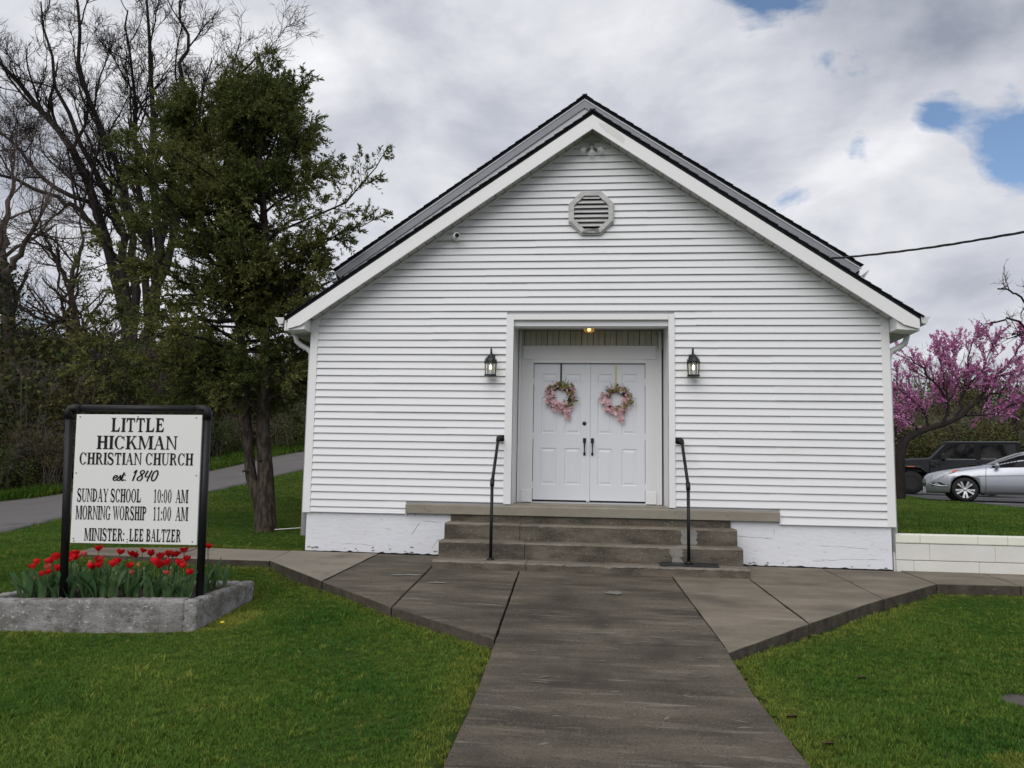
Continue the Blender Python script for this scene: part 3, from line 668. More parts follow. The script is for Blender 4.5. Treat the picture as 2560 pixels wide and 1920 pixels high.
for k in range(7):
    z = VZ-.19+k*.066; h = min(.24, (.24*1.414-abs(z+.015-VZ)))-.002
    V = [(VX-h, -.078, z-.012), (VX+h, -.078, z-.012), (VX+h, -.030, z+.040), (VX-h, -.030, z+.040), (VX-h, -.078, z-.001), (VX+h, -.078, z-.001), (VX+h, -.030, z+.050), (VX-h, -.030, z+.050)]
    MB().add(V, [(0, 3, 2, 1), (4, 5, 6, 7), (0, 1, 5, 4), (1, 2, 6, 5), (2, 3, 7, 6), (3, 0, 4, 7)]).build('slat', M_weather, VE)
# ---- porch slab and steps
def rough_box(x0, x1, y0, y1, z0, z1, amp, seed, step=.055):
    """concrete block whose top front edge is worn and chipped"""
    r_ = random.Random(seed); n = max(2, int((x1-x0)/step)); V = []; F = []
    for i in range(n+1):
        x = x0+(x1-x0)*i/n; c = abs(r_.gauss(0, amp)); c2 = c+(r_.random() < .06)*r_.uniform(0, amp*4); e = r_.gauss(0, amp*.3)
        V += [(x, y0+e, z0), (x, y0+e*.5, z1-.018-c2), (x, y0+.008+c2*.5, z1-.006-c*.6), (x, y0+.024+c2, z1), (x, y1, z1), (x, y1, z0)]
    for i in range(n):
        a, b = i*6, (i+1)*6
        for k in range(5): F.append((a+k, b+k, b+k+1, a+k+1))
    F.append((0, 1, 2, 3, 4, 5)); F.append(tuple(n*6+k for k in (5, 4, 3, 2, 1, 0)))
    return MB().add(V, F)
ST = empty('front_steps', (0, 0, 0), CH)
# cracks and the dark joint where the painted base meets the walk
cr = random.Random(13)
def crack(pts, w_=.0022, nm='crack'):
    q = []
    for (x0, z0), (x1, z1) in zip(pts[:-1], pts[1:]):
        for k in range(5): q.append((x0+(x1-x0)*k/5+cr.gauss(0, .006), z0+(z1-z0)*k/5+cr.gauss(0, .005)))
    q.append(pts[-1]); mb = MB()
    for (x0, z0), (x1, z1) in zip(q[:-1], q[1:]):
        L = math.hypot(x1-x0, z1-z0)+1e-6; nx, nz = -(z1-z0)/L, (x1-x0)/L; ww = w_*cr.uniform(.5, 1.5)
        mb.add([(x0+nx*ww, .0105, z0+nz*ww), (x1+nx*ww, .0105, z1+nz*ww), (x1-nx*ww, .0105, z1-nz*ww), (x0-nx*ww, .0105, z0-nz*ww)], [(0, 1, 2, 3)])
    mb.build(nm, mat('crack_grey', (.16, .16, .17), .9), CH)
crack([(-2.40, .30), (-2.33, .42), (-2.30, .46)]); crack([(-2.36, .55), (-2.36, .62)]); crack([(-2.12, .12), (-2.02, .25)]); crack([(-2.25, .50), (-2.0, .48)], .0016)
crack([(1.95, .40), (2.15, .385), (2.40, .375)]); crack([(2.42, .42), (2.43, .50)], .0016); crack([(2.9, .10), (3.3, .13), (3.8, .14)], .0014); crack([(-3.4, .16), (-2.9, .15)], .0012); crack([(3.0, .30), (3.6, .27)], .0012)
for sx0, sx1 in ((-3.9, -1.92), (1.92, 3.9)):
    N = 40; V = []
    for k in range(N+1):
        x = sx0+(sx1-sx0)*k/N; z = PV(x, 0); V += [(x, .009, z-.02), (x, .009, z+.010+max(0, cr.gauss(0, .008)))]
    MB().add(V, [(2*k, 2*k+2, 2*k+3, 2*k+1) for k in range(N)]).build('base_joint', M_dark, CH)
for k in range(26):        # chipped paint near the ground
    x = cr.choice([cr.uniform(-3.88, -1.95), cr.uniform(1.95, 3.88)]); z = PV(x, 0)+abs(cr.gauss(0, .04))+.015; r_ = cr.uniform(.008, .03)
    MB().prism([(x+r_*cr.uniform(.6, 1.6)*cos(q), .0088-.0001*k, z+r_*.5*sin(q)*cr.uniform(.6, 1)) for q in np.linspace(0, 2*pi, 9)[:-1]], (0, .003, 0)).build('paint_chip', M_patch, CH)
rough_box(-2.484, 2.484, -.062, .012, .598, .728, .0015, 4).build('porch_slab', M_slab, CH)
MB().box(OX0+.002, OX1-.002, -.03, .80, .60, .7455).build('porch_floor', M_slab, CH)
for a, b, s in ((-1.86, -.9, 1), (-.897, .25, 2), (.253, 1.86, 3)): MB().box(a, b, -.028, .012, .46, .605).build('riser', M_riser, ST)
cuts = [(.47, -.345, .52, -.889, 1.885, 31), (.262, -.645, .30, -.799, 1.90, 32), (.045, -.965, .085, -.754, 1.915, 33)]
for k, (zt, yf, zq, xc, hw, sd_) in enumerate(cuts):
    ztop = (.500, .290, .078)[k]; zbot = (.28, .06, -.14)[k]; yb = (.01, -.30, -.60)[k]
    for mb_ in (rough_box(-hw, xc-.003, yf, yb, zbot, ztop, .003 if k < 2 else .005, sd_), rough_box(xc+.003, hw, yf, yb, zbot, ztop-.004, .003 if k < 2 else .006, sd_+10)):
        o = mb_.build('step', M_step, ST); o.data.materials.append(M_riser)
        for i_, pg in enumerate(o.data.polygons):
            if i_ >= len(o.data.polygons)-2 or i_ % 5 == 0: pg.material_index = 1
# mortar patches by the right rail
def patch(pts, d, nm='mortar_patch'): MB().prism(pts, d).build(nm, M_patch, ST)
rp = random.Random(5)
for k in range(22):          # chipped pale spots along the worn bottom nosing
    xx = rp.uniform(-.75, 1.75); ll = rp.uniform(.02, .09); zz = .072-rp.uniform(.004, .018)
    yq = -.9668-.00015*k; pp = [(xx+ll*cos(q)*rp.uniform(.6, 1), yq, zz+.011*sin(q)*rp.uniform(.5, 1)) for q in np.linspace(0, 2*pi, 9)[:-1]]
    MB().prism(pp, (0, -.003, 0)).build('chip', M_patch, ST)
def ragged(x0, x1, z0, z1, y):
    L = [(x0+rp.uniform(-.03, .03), y, z0+(z1-z0)*i/6) for i in range(7)]; R = [(x1+rp.uniform(-.03, .03), y, z1-(z1-z0)*i/6) for i in range(7)]
    return (L+R)[::-1]
patch(ragged(1.19, 1.37, .295, .478, -.3495), (0, .004, 0)); patch(ragged(1.03, 1.16, .10, .268, -.6495), (0, .004, 0))
patch([(1.05, -.62, .2885), (1.40, -.60, .2885), (1.36, -.36, .2885), (1.17, -.355, .2885)], (0, 0, -.003))
patch([(.95, -.93, .0775), (1.12, -.94, .0775), (1.2, -.87, .0775), (1.0, -.80, .0775)], (0, 0, -.003))

# ---------------------------------------------------------------- fixtures on the church
M_bulb = emit_mat('lantern_bulb_glow', (1.0, .84, .50), 6.0); M_lglass = glass_mat('lantern_glass', (.75, .80, .78), .08, .22)
def lantern(x, z, label):
    t = empty('wall_lantern', (x, -.018, z)); tag(t, label, 'lamp', 'lanterns beside the church door')
    cy_ = -.115; N = 8
    def poly(r, zz): return [(r*cos(pi/8+k*pi/4), cy_+r*sin(pi/8+k*pi/4), zz) for k in range(N)]
    def frust(prof, nm, mt, par=t):
        mb = MB(); V = []
        for r, zz in prof: V += poly(r, zz)
        F = [tuple(range(N))[::-1], tuple(range((len(prof)-1)*N, len(prof)*N))]
        for i in range(len(prof)-1):
            for j in range(N): F.append((i*N+j, i*N+(j+1) % N, (i+1)*N+(j+1) % N, (i+1)*N+j))
        return mb.add(V, F).build(nm, mt, par)
    frust([(.060, -.008), (.082, -.004), (.090, .006), (.086, .016), (.074, .022)], 'base', M_lantern)
    frust([(.084, .172), (.098, .180), (.098, .192), (.082, .200)], 'rim', M_lantern)
    frust([(.080, .199), (.072, .228), (.052, .256), (.036, .264), (.034, .285), (.022, .295), (.010, .305)], 'dome', M_lantern)
    for k in range(N):
        a = pi/8+k*pi/4; b = pi/8+(k+1)*pi/4
        p0 = (.073*cos(a), cy_+.073*sin(a), .02); p1 = (.081*cos(a), cy_+.081*sin(a), .174)
        MB().tube([p0, p1], .0048, 6).build('cage_bar', M_lantern, t)
        q = [(r*cos(g), cy_+r*sin(g), h) for r, g, h in ((.070, a, .02), (.070, b, .02), (.078, b, .174), (.078, a, .174))]
        MB().add(q, [(0, 1, 2, 3)]).build('glass_pane', M_lglass, t)
        r_ = [(.086*cos(a), cy_+.086*sin(a), .196), (.083*cos(a), cy_+.083*sin(a), .226), (.062*cos(a), cy_+.062*sin(a), .256), (.036*cos(a), cy_+.036*sin(a), .270)]
        MB().tube(r_, .0035, 5).build('dome_wire', M_lantern, t)
    MB().lathe([(.010, .02), (.012, .05), (.012, .085), (.009, .09)], (0, cy_, 0), 'z', 10).build('candle_sleeve', M_trim, t)
    MB().lathe([(.006, .09), (.014, .10), (.017, .118), (.012, .138), (.003, .158)], (0, cy_, 0), 'z', 10).build('bulb', M_bulb, t, True)
    o = MB().box(-.045, .045, -.012, .004, .195, .315).build('back_plate', M_lantern, t); bevel(o, .006)
    pts = [(0, cy_, .298), (0, cy_, .335), (0, cy_+.012, .370), (0, cy_+.035, .384), (0, cy_+.060, .372), (0, cy_+.075, .335), (0, cy_+.090, .285), (0, -.008, .255)]
    MB().tube(pts, [.008, .009, .011, .011, .011, .011, .011, .013], 8).build('scroll_arm', M_lantern, t, True)
lantern(-1.347, 2.478, 'lit black lantern left of the church door')
lantern(1.382, 2.488, 'lit black lantern right of the church door')
# ceiling light in the recess
cl = empty('ceiling_light', (-.008, .36, OZ1)); tag(cl, 'small warm glowing ceiling light over the church doors', 'lamp')
MB().lathe([(.085, -.001), (.085, -.016), (.055, -.026), (.052, -.040)], (0, 0, 0), 'z', 24).build('base', M_trim, cl, True)
M_amber = glass_mat('amber_glass', (.95, .66, .30), .15, .45); M_glow = emit_mat('amber_glow', (1.0, .58, .18), 5.0)
MB().lathe([(.060, -.040), (.078, -.050), (.080, -.068), (.070, -.090), (.045, -.104), (.012, -.110)], (0, 0, 0), 'z', 24).build('shade', M_amber, cl, True)
MB().ball((0, 0, -.066), .026, 10, 8).build('bulb', M_glow, cl, True)
# flood light trio in the peak
fl = empty('flood_light', (.012, -.02, 5.70)); tag(fl, 'unlit three bulb flood light under the church gable peak', 'lamp')
M_grim = mat('grimy_white', (.42, .41, .38), .6, .7, 25, (.20, .19, .17)); M_clear = glass_mat('clear_bulb', (.9, .92, .95), .05, .35)
MB().lathe([(.05, -.03), (.055, .0), (.055, .02)], (0, 0, .06), 'y', 18).build('mount', M_grim, fl, True)
for sx, tx in ((-1, .12), (0, 0), (1, .12)):
    d = np.array([sx*.8, -.45, -.55 if sx else -.75]); d /= np.linalg.norm(d); s0 = np.array([sx*.025, -.035, .06]); s1 = s0+d*.085
    MB().tube([s0, s0+d*.03, s1], [.018, .026, .028], 12).build('socket', M_grim, fl, True)
    dd = np.array([sx*.55, -.3, -.78]); dd /= np.linalg.norm(dd); 
    MB().tube([s1-d*.005, s1+dd*.02, s1+dd*.055, s1+dd*.085, s1+dd*.10], [.020, .032, .046, .040, .012], 14).build('bulb', M_clear, fl, True)
    MB().tube([s1, s1+dd*.03], .010, 8).build('filament_stem', M_chrome if sx == 0 else M_grim, fl, True)
# security camera
sc_ = empty('security_camera', (-1.875, -.02, 4.442)); sc_.scale = (1.5, 1.4, 1.5); tag(sc_, 'small white bullet security camera under the left eave', 'camera')
MB().lathe([(.028, .0), (.028, -.012), (.016, -.018)], (-.012, 0, .0), 'y', 16).build('bracket', M_trim, sc_, True)
MB().tube([(-.012, -.015, 0), (-.010, -.045, .002)], .008, 8).build('arm', M_trim, sc_)
MB().tube([(-.028, -.04, .006), (-.012, -.075, .003), (.020, -.150, -.004)], [.022, .026, .026], 14).build('housing', M_trim, sc_, True)
MB().tube([(.0195, -.149, -.004), (.0206, -.1515, -.0042)], .021, 14).build('lens', M_dark, sc_)
# handrails
def handrail(s, x, zb, yb, label):
    t = empty('handrail', (x, yb, zb)); tag(t, label, 'handrail', 'black pipe handrails on the church steps')
    k = 1.037-zb; e = 1.636-zb; ye = -.15-yb
    MB().tube([(0, 0, .0), (-.0*s, 0, k-.03)], .0205, 12).build('post', M_black, t, True)
    MB().tube([(0, 0, k-.045), (0, .004, k-.01), (0, .018, k+.022), (0, .036, k+.045)], [.027, .028, .028, .027], 12).build('knee_fitting', M_black, t, True)
    MB().tube([(0, .02, k+.02), (-.004, ye-.02, e-.02)], .0205, 12).build('rail', M_black, t, True)
    MB().tube([(-.004, ye-.05, e-.055), (-.004, ye-.012, e-.010), (-.006, ye+.02, e), (-.008, ye+.05, e-.002)], [.027, .029, .029, .027], 12).build('elbow', M_black, t, True)
    MB().tube([(-.006, ye+.03, e-.001), (s*-.028, -yb-.03, e-.006)], .0205, 12).build('wall_pipe', M_black, t, True)
    MB().lathe([(.052, .0), (.052, -.010), (.030, -.020), (.028, -.05)], (s*-.030, -yb-.014, e-.006), 'y', 18).build('wall_flange', M_black, t, True)
    MB().lathe([(.052, .0), (.052, .008), (.028, .016), (.026, .03)], (0, 0, 0), 'z', 18).build('floor_flange', M_black, t, True)
handrail(-1, -1.212, .078, -.78, 'black pipe handrail at the left side of the steps')
handrail(1, 1.224, .1045, -.78, 'black pipe handrail at the right side standing on a dark plate')
pt = MB(); pr_ = random.Random(9); N = 18; top = []
for i in range(N+1): top.append((.87+.70*i/N, -.915+pr_.uniform(-.012, .012)+.02*(i/N), .098-.012*i/N))
for i in range(N+1): top.append((1.58-.70*i/N, -.665+pr_.uniform(-.01, .01), .102))
pt.prism(top, (0, 0, -.014)); tag(pt.build('steel_plate', mat('dark_plate', (.016, .015, .018), .5, .5, 18, (.03, .028, .03), .3, 40), None), 'flat black metal plate under the right handrail foot', 'plate')
# wreaths with hangers
M_blossom = leaf_mat('blossom_pink', (.70, .42, .46), (.80, .60, .62), .25, 12, .25); M_twig = mat('twig_brown', (.05, .026, .022), .9, .4, 40, (.09, .05, .045))
M_wleaf = leaf_mat('wreath_leaf', (.16, .17, .05), (.22, .20, .08), .25, 9, .3)
def petals(P, r, seed, per=5):
    g = np.random.default_rng(seed); V = []
    for p in P:
        ax = np.array([g.normal(0, .5), -1, g.normal(0, .5)]); ax /= np.linalg.norm(ax); a = np.cross(ax, [0, 0, 1.]); a /= np.linalg.norm(a); b = np.cross(ax, a); ph = g.uniform(0, 6)
        rr = r*g.uniform(.7, 1.25)
        for k in range(per):
            q = ph+2*pi*k/per; d = a*cos(q)+b*sin(q); e = -a*sin(q)+b*cos(q)
            V += [p, p+d*rr*.6+e*rr*.38+ax*rr*.25, p+d*rr+ax*rr*.45, p+d*rr*.6-e*rr*.38+ax*rr*.25]
    V = np.array(V); return V, np.arange(len(V)).reshape(-1, 4)
def wreath(x, z, label, hl, hm, seed, tail, spikes):
    t = empty('wreath', (x, .772, z)); tag(t, label, 'wreath', 'wreaths on the church doors'); t.scale = (1.18, 1, 1.18); g = np.random.default_rng(seed)
    mb = MB()
    for k in range(16):
        r = g.uniform(.095, .135); ph = g.uniform(0, 6.28); n = 18
        mb.tube([((r+.012*sin(3*q+ph))*cos(q), g.normal(0, .006), (r+.012*sin(3*q+ph))*sin(q)) for q in np.linspace(ph, ph+g.uniform(3, 6.28), n)], .0042, 4)
    for a in spikes:
        r0 = .13; p = np.array([r0*cos(a), 0, r0*sin(a)]); d = np.array([cos(a)*.55+g.normal(0, .15), -.1, sin(a)*.8+g.normal(0, .1)])
        mb.tube([p, p+d*.06, p+d*g.uniform(.09, .15)], [.003, .0025, .0015], 4)
    for k in range(70):
        a = g.uniform(0, 6.28); p = np.array([.12*cos(a), -.01, .12*sin(a)]); d = np.array([cos(a+.5), g.uniform(-.6, 0), sin(a+.5)])
        mb.tube([p, p+d*g.uniform(.05, .11)], [.0025, .001], 3)
    mb.build('twig_ring', M_twig, t)
    P = []
    for k in range(112):
        a = g.uniform(0, 2*pi); wgt = .55+.45*cos(a-radians(255))
        if g.random() > wgt+.25: continue
        r = g.uniform(.090, .195); P.append(np.array([r*cos(a)*1.02, g.uniform(-.055, -.01), r*sin(a)]))
    for k in range(34):
        u = g.random(); P.append(np.array(tail)*u*1.0+np.array([.02, 0, -.12])+np.array([g.normal(0, .028*(1.2-u)), g.uniform(-.05, -.01), g.normal(0, .02)]))
    V, F = petals(P, .028, seed+1)
    o = link_mesh('blossoms', fast_mesh('blossoms', V, F), t, [M_blossom]); o['kind'] = 'stuff'
    L = []
    for k in range(34):
        a = g.choice([radians(100), radians(25), radians(-10), radians(-50), radians(70), radians(130)])+g.normal(0, .3); r = g.uniform(.10, .20)
        c = np.array([r*cos(a), -.05, r*sin(a)]); d = np.array([g.normal(), -.2, g.normal()]); d /= np.linalg.norm(d); e = np.cross(d, [0, -1, 0]); e /= np.linalg.norm(e)
        L += [c, c+d*.028+e*.016, c+d*.06, c+d*.028-e*.016]
    L = np.array(L); o = link_mesh('leaves', fast_mesh('leaves', L, np.arange(len(L)).reshape(-1, 4)), t, [M_wleaf]); o['kind'] = 'stuff'
    hz = (2.783-z)/1.18
    hb = MB(); hb.box(-.011, .011, .016, .0185, .13, hz); hb.box(-.011, .011, .016, .034, hz-.0005, hz+.0025); hb.box(-.011, .011, .004, .0165, .13, .135); hb.box(-.011, .011, .004, .007, .1355, .165)
    hb.build('hanger', hm, t)
M_hd = mat('hanger_dark', (.035, .035, .042), .4, metal=.5); M_hg = mat('hanger_brass', (.42, .40, .22), .35, metal=.6)
wreath(-.415, 2.292, 'pink blossom wreath on the left door, dark hanger', None, M_hd, 3, (.085, 0, -.13), [1.1, 1.2, 1.3, 1.05, 1.9, 2.1, 2.3, .8, .9, 2.6, 2.9, 1.0])
wreath(.386, 2.262, 'pink blossom wreath on the right door, brass hanger', None, M_hg, 8, (.06, 0, -.15), [.6, .7, 1.9, 2.2, 2.4, .4, -.1, .1, -.2, .8])
# overhead service cable, twisted
cb = MB(); c0 = np.array([2.72, .60, 4.315]); c1 = np.array([3.288, .30, 4.205]); c2 = np.array([4.294, -.242, 4.174]); c3 = np.array([5.099, -1.165, 4.099]); 
pts = [c0, c1, c2, c3]; d = c3-c2
for k in range(1, 8): pts.append(c3+d*k*1.2+np.array([0, -.02*k, .03*k*k]))
pts = polyint(pts, np.linspace(0, len(pts)-1.01, 420))
for ph in (0, 2.1, 4.2):
    q = np.linspace(0, 110, len(pts))+ph; cb.tube([p+np.array([.006*cos(a), .006*sin(a), .010*sin(a)]) for p, a in zip(pts, q)], .0085, 5)
tag(cb.build('service_cable', M_black, None, True), 'twisted black overhead cable running from the church roof', 'cable')

# ---------------------------------------------------------------- planter, tulips, sign
ang = radians(5.5); ex = np.array([cos(ang), sin(ang), .020]); ey = np.array([-.035, .999, 0.0]); FR = np.array([-3.644, -3.481, -.08])
PL, PD, PT = 2.16, 1.38, .17
def pl3(a, b, z): p = FR-ex*a+ey*b; return (p[0], p[1], p[2]+z)     # a: metres left of the right front corner, b: metres back
planter = empty('planter', tuple(FR-ex*PL/2+ey*PD/2-np.array([0, 0, .35]))); tag(planter, 'weathered rectangular concrete planter under the church sign', 'planter')
pinv = Matrix.Translation(-planter.location)
def rough_wall(a0, a1, b0, b1, name, seed):
    r_ = random.Random(seed); mb = MB(); na = max(3, int((a1-a0)/.03)); nb = max(3, int((b1-b0)/.03)); nz = 11
    def P(i, j, k):
        a = a0+(a1-a0)*i/na; b = b0+(b1-b0)*j/nb; z = -.38+.38*k/nz
        q = random.Random((round(a, 3), round(b, 3), round(z, 3)).__hash__()); s = .0042
        if k == nz and (i in (0, na) or j in (0, nb)): z -= .006+q.random()*.012
        ed = .006 if (k == nz) else 0
        a += (ed if i == 0 else -ed if i == na else 0)+q.gauss(0, s); b += (ed if j == 0 else -ed if j == nb else 0)+q.gauss(0, s); z += q.gauss(0, s*.7) if k else 0
        p = pl3(a, b, z); return (p[0]-planter.location[0], p[1]-planter.location[1], p[2]-planter.location[2])
    idx = {}
    def I(i, j, k):
        if (i, j, k) not in idx: idx[(i, j, k)] = len(mb.v); mb.v.append(P(i, j, k))
        return idx[(i, j, k)]
    for k in range(nz):
        for i in range(na):
            mb.f.append((I(i, 0, k), I(i, 0, k+1), I(i+1, 0, k+1), I(i+1, 0, k))); mb.f.append((I(i, nb, k), I(i+1, nb, k), I(i+1, nb, k+1), I(i, nb, k+1)))
        for j in range(nb):
            mb.f.append((I(0, j, k), I(0, j+1, k), I(0, j+1, k+1), I(0, j, k+1))); mb.f.append((I(na, j, k), I(na, j, k+1), I(na, j+1, k+1), I(na, j+1, k)))
    for i in range(na):
        for j in range(nb): mb.f.append((I(i, j, nz), I(i, j+1, nz), I(i+1, j+1, nz), I(i+1, j, nz)))
    return mb.build(name, M_plant, planter, True)
rough_wall(.125, PL, 0, PT, 'wall', 1); rough_wall(0, .12, 0, PD, 'wall', 2); rough_wall(PL-.13, PL, PT+.004, PD, 'wall', 3); rough_wall(.125, PL-.135, PD-.13, PD, 'wall', 4)
sb = [pl3(a, b, -.035) for a, b in ((.1, .1), (PL-.1, .1), (PL-.1, PD-.1), (.1, PD-.1))]
MB().prism([tuple(np.array(p)-np.array(planter.location)) for p in sb], (0, 0, -.3)).build('soil', M_soil, planter)
SOILZ = -.035
def pix(u, v, Y):
    d = AF+AR*(u-1280)/1968.23-AU*(v-960)/1968.23; t = (Y-CAM[1])/d[1]; return CAM+d*t
# tulips
M_tul = leaf_mat('tulip_red', (.62, .012, .018), (.74, .025, .03), .25, 6, .22, .45); M_tulp = leaf_mat('tulip_faded', (.62, .09, .08), (.66, .18, .14), .3, 20, .2)
M_tuly = leaf_mat('tulip_spent', (.50, .30, .12), (.58, .22, .10), .3, 20, .2); M_bud = leaf_mat('tulip_bud_green', (.20, .26, .10), (.26, .30, .14), .3, 20, .15)
M_tst = leaf_mat('tulip_stem', (.10, .17, .05), (.13, .20, .07), .2, 6, .15); M_tlf = leaf_mat('tulip_leaf', (.075, .155, .062), (.13, .215, .095), .25, 5, .3, .5)
def petal_cup(r, h, openk, g):
    """six petals, three inner and three outer, as curved strips"""
    mb = MB(); 
    for k in range(6):
        q0 = 2*pi*k/6+g.uniform(-.1, .1); rr = r*(1.0 if k % 2 else .9); V = []; N = 5
        for i in range(N+1):
            t = i/N; rad = rr*(sin(min(1, t*1.5)*pi/2)*(1-.30*max(0, t-.5)*2*(1-openk))+openk*t*t*.5); z = h*(t-.0)*(1-.12*openk*t); wd = .62*(sin(pi*(t*.88+.06)))**.7
            for s in (-1, 0, 1): V.append((rad*cos(q0+s*wd)*(1 if s else 1.04), rad*sin(q0+s*wd)*(1 if s else 1.04), z-(.06*h if s and i == N else 0)))
        F = []
        for i in range(N):
            for s in range(2): F.append((i*3+s, i*3+s+1, (i+1)*3+s+1, (i+1)*3+s))
        mb.add(V, F)
    return mb
def leaf_blade(mb, base, az, L, lean, wd, g):
    N = 6; d = np.array([cos(az), sin(az), 0]); e = np.array([-sin(az), cos(az), 0]); p = np.array(base, float); th = g.uniform(.05, .25); V = []
    for i in range(N+1):
        t = i/N; w_ = wd*(sin(pi*min(1, t*.86+.14)))**.8*(1 if t < 1 else .02); fold = .35*w_
        V += [tuple(p-e*w_+np.array([0, 0, fold])), tuple(p), tuple(p+e*w_+np.array([0, 0, fold]))]
        th += lean/N; p = p+(d*sin(th)+np.array([0, 0, 1])*cos(th))*L/N
    mb.add(V, [(i*3+s, i*3+s+1, (i+1)*3+s+1, (i+1)*3+s) for i in range(N) for s in range(2)])
BLOOMS = [(975,135),(1180,170),(1300,190),(1345,200),(1405,150),(1490,185),(1590,215),(1665,190),(1700,195),(1740,190),(1820,150),(2055,110),(1840,235),(1765,275),(1815,303),(1655,275),(1530,270),(1570,300),(1280,300),(1115,290),(1155,262),(1000,240),(960,250),(890,305),(920,312),(985,297),(810,188),(760,180),(715,185),(690,225),(735,222),(665,242),(595,210),(560,220),(515,250),(490,255),(365,262),(330,310),(480,360),(430,385),(570,330),(1645,370),(1865,370)]
OTHER = [(1295,365,'p'),(1370,290,'y'),(650,165,'b'),(765,310,'b'),(1690,325,'b'),(340,432,'y'),(1425,335,'b'),(885,262,'y'),(640,285,'y'),(700,190,'y'),(470,318,'p'),(1150,380,'b')]
TG = 'tulips in the concrete planter'; prevs = []
CUPS = {}
def tulip(u, v, kind, k):
    g = random.Random(100+k)
    best = None
    for t in range(60):
        a = g.uniform(.16, PL-.18); Y = g.uniform(-3.36, -2.5); p = pix(u, v, Y)
        rel = p-FR; b = float(np.dot(rel, ey)); a_ = -float(np.dot(rel[:2], ex[:2]))
        base = FR-ex*a_+ey*b; zb = base[2]+SOILZ; h = p[2]-zb
        if PT+.02 < b < PD-.16 and -.02 < a_ < PL-.05 and .18 < h < .50:
            sc = -abs(h-.34)
            if best is None or sc > best[0]: best = (sc, p, h, zb, a_, b)
            if t > 20: break
    if best is None: return
    _, p, h, zb, a_, b = best
    if a_ < .14: lean0 = .14-a_
    else: lean0 = 0
    ln = np.array([-lean0+g.gauss(0, .015), g.gauss(0, .015)])
    big = g.uniform(.85, 1.15); hh = h-.02
    t = empty('tulip', (float(p[0]+ln[0]), float(p[1]+ln[1]), float(zb)))
    top = np.array([-ln[0], -ln[1], hh])
    MB().tube([(0, 0, -.02), (top[0]*.3, top[1]*.3, hh*.45), (top[0]*.8, top[1]*.8, hh*.85), tuple(top)], [.0055, .005, .0045, .005], 6).build('stem', M_tst, t, True)
    op = {'r': g.choice([.1, .25, .5, .8]), 'p': .2, 'y': .05, 'b': 0}[kind]; r = {'r': .037, 'p': .030, 'y': .022, 'b': .014}[kind]*big; hp = {'r': .068, 'p': .058, 'y': .056, 'b': .052}[kind]*big
    mb = petal_cup(r, hp, op, g); tl = Vector((g.gauss(0, .25), g.gauss(0, .25), 1)).normalized().to_track_quat('Z', 'Y').to_matrix()
    mb.v = [tuple(tl @ Vector(q)+Vector(top)) for q in mb.v]
    mm = M_tul
    if kind == 'p' or (kind == 'r' and g.random() < .04): mm = M_tulp
    if kind == 'y': mm = M_tuly
    if kind == 'b': mm = M_bud
    mb.build('flower', mm, t, True)
    for q in range(g.randint(4, 5)):
        lb = MB(); leaf_blade(lb, (g.gauss(0, .012), g.gauss(0, .012), -.01), g.uniform(0, 2*pi), g.uniform(.22, .36), g.uniform(.15, 1.1), g.uniform(.018, .032), g); lb.build('leaf', M_tlf, t, True)
    word = {'r': 'red tulip', 'p': 'faded pinkish tulip', 'y': 'spent yellowish tulip', 'b': 'closed green tulip bud'}[kind]
    return t, word, p
TL = []
for k, (x, y) in enumerate(BLOOMS):
    r = tulip(x/3.95, 1340+y/3.95, 'r', k)
    if r: TL.append(r)
for k, (x, y, kd) in enumerate(OTHER):
    r = tulip(x/3.95, 1340+y/3.95, kd, 200+k)
    if r: TL.append(r)
for t, word, p in TL: tag(t, {'red tulip': 'open red tulip among the others in the sign planter', 'faded pinkish tulip': 'small faded pink tulip low in the sign planter', 'spent yellowish tulip': 'spent yellowish tulip among red ones in the sign planter', 'closed green tulip bud': 'closed green tulip bud in the sign planter'}[word], 'tulip', TG)
xs_t = sorted((float(p[0]), i) for i, (t, wd_, p) in enumerate(TL) if wd_ == 'red tulip')
TL[xs_t[-1][1]][0]['label'] = 'tall red tulip standing right of the sign post'; TL[xs_t[0][1]][0]['label'] = 'leftmost red tulip of the sign planter'
# extra leafy plants without bloom fill the bed
for k in range(34):
    g = random.Random(900+k); a = g.uniform(.2, PL-.30); b = g.uniform(PT+.05, PD-.35); q = pl3(a, b, SOILZ)
    t = empty('tulip', q); tag(t, 'leafy tulip clump without a flower in the sign planter', 'tulip', 'flowerless tulips in the concrete planter')
    for j in range(g.randint(3, 5)):
        lb = MB(); leaf_blade(lb, (g.gauss(0, .015), g.gauss(0, .015), -.01), g.uniform(0, 2*pi), g.uniform(.22, .38), g.uniform(.1, 1.0), g.uniform(.016, .030), g); lb.build('leaf', M_tlf, t, True)

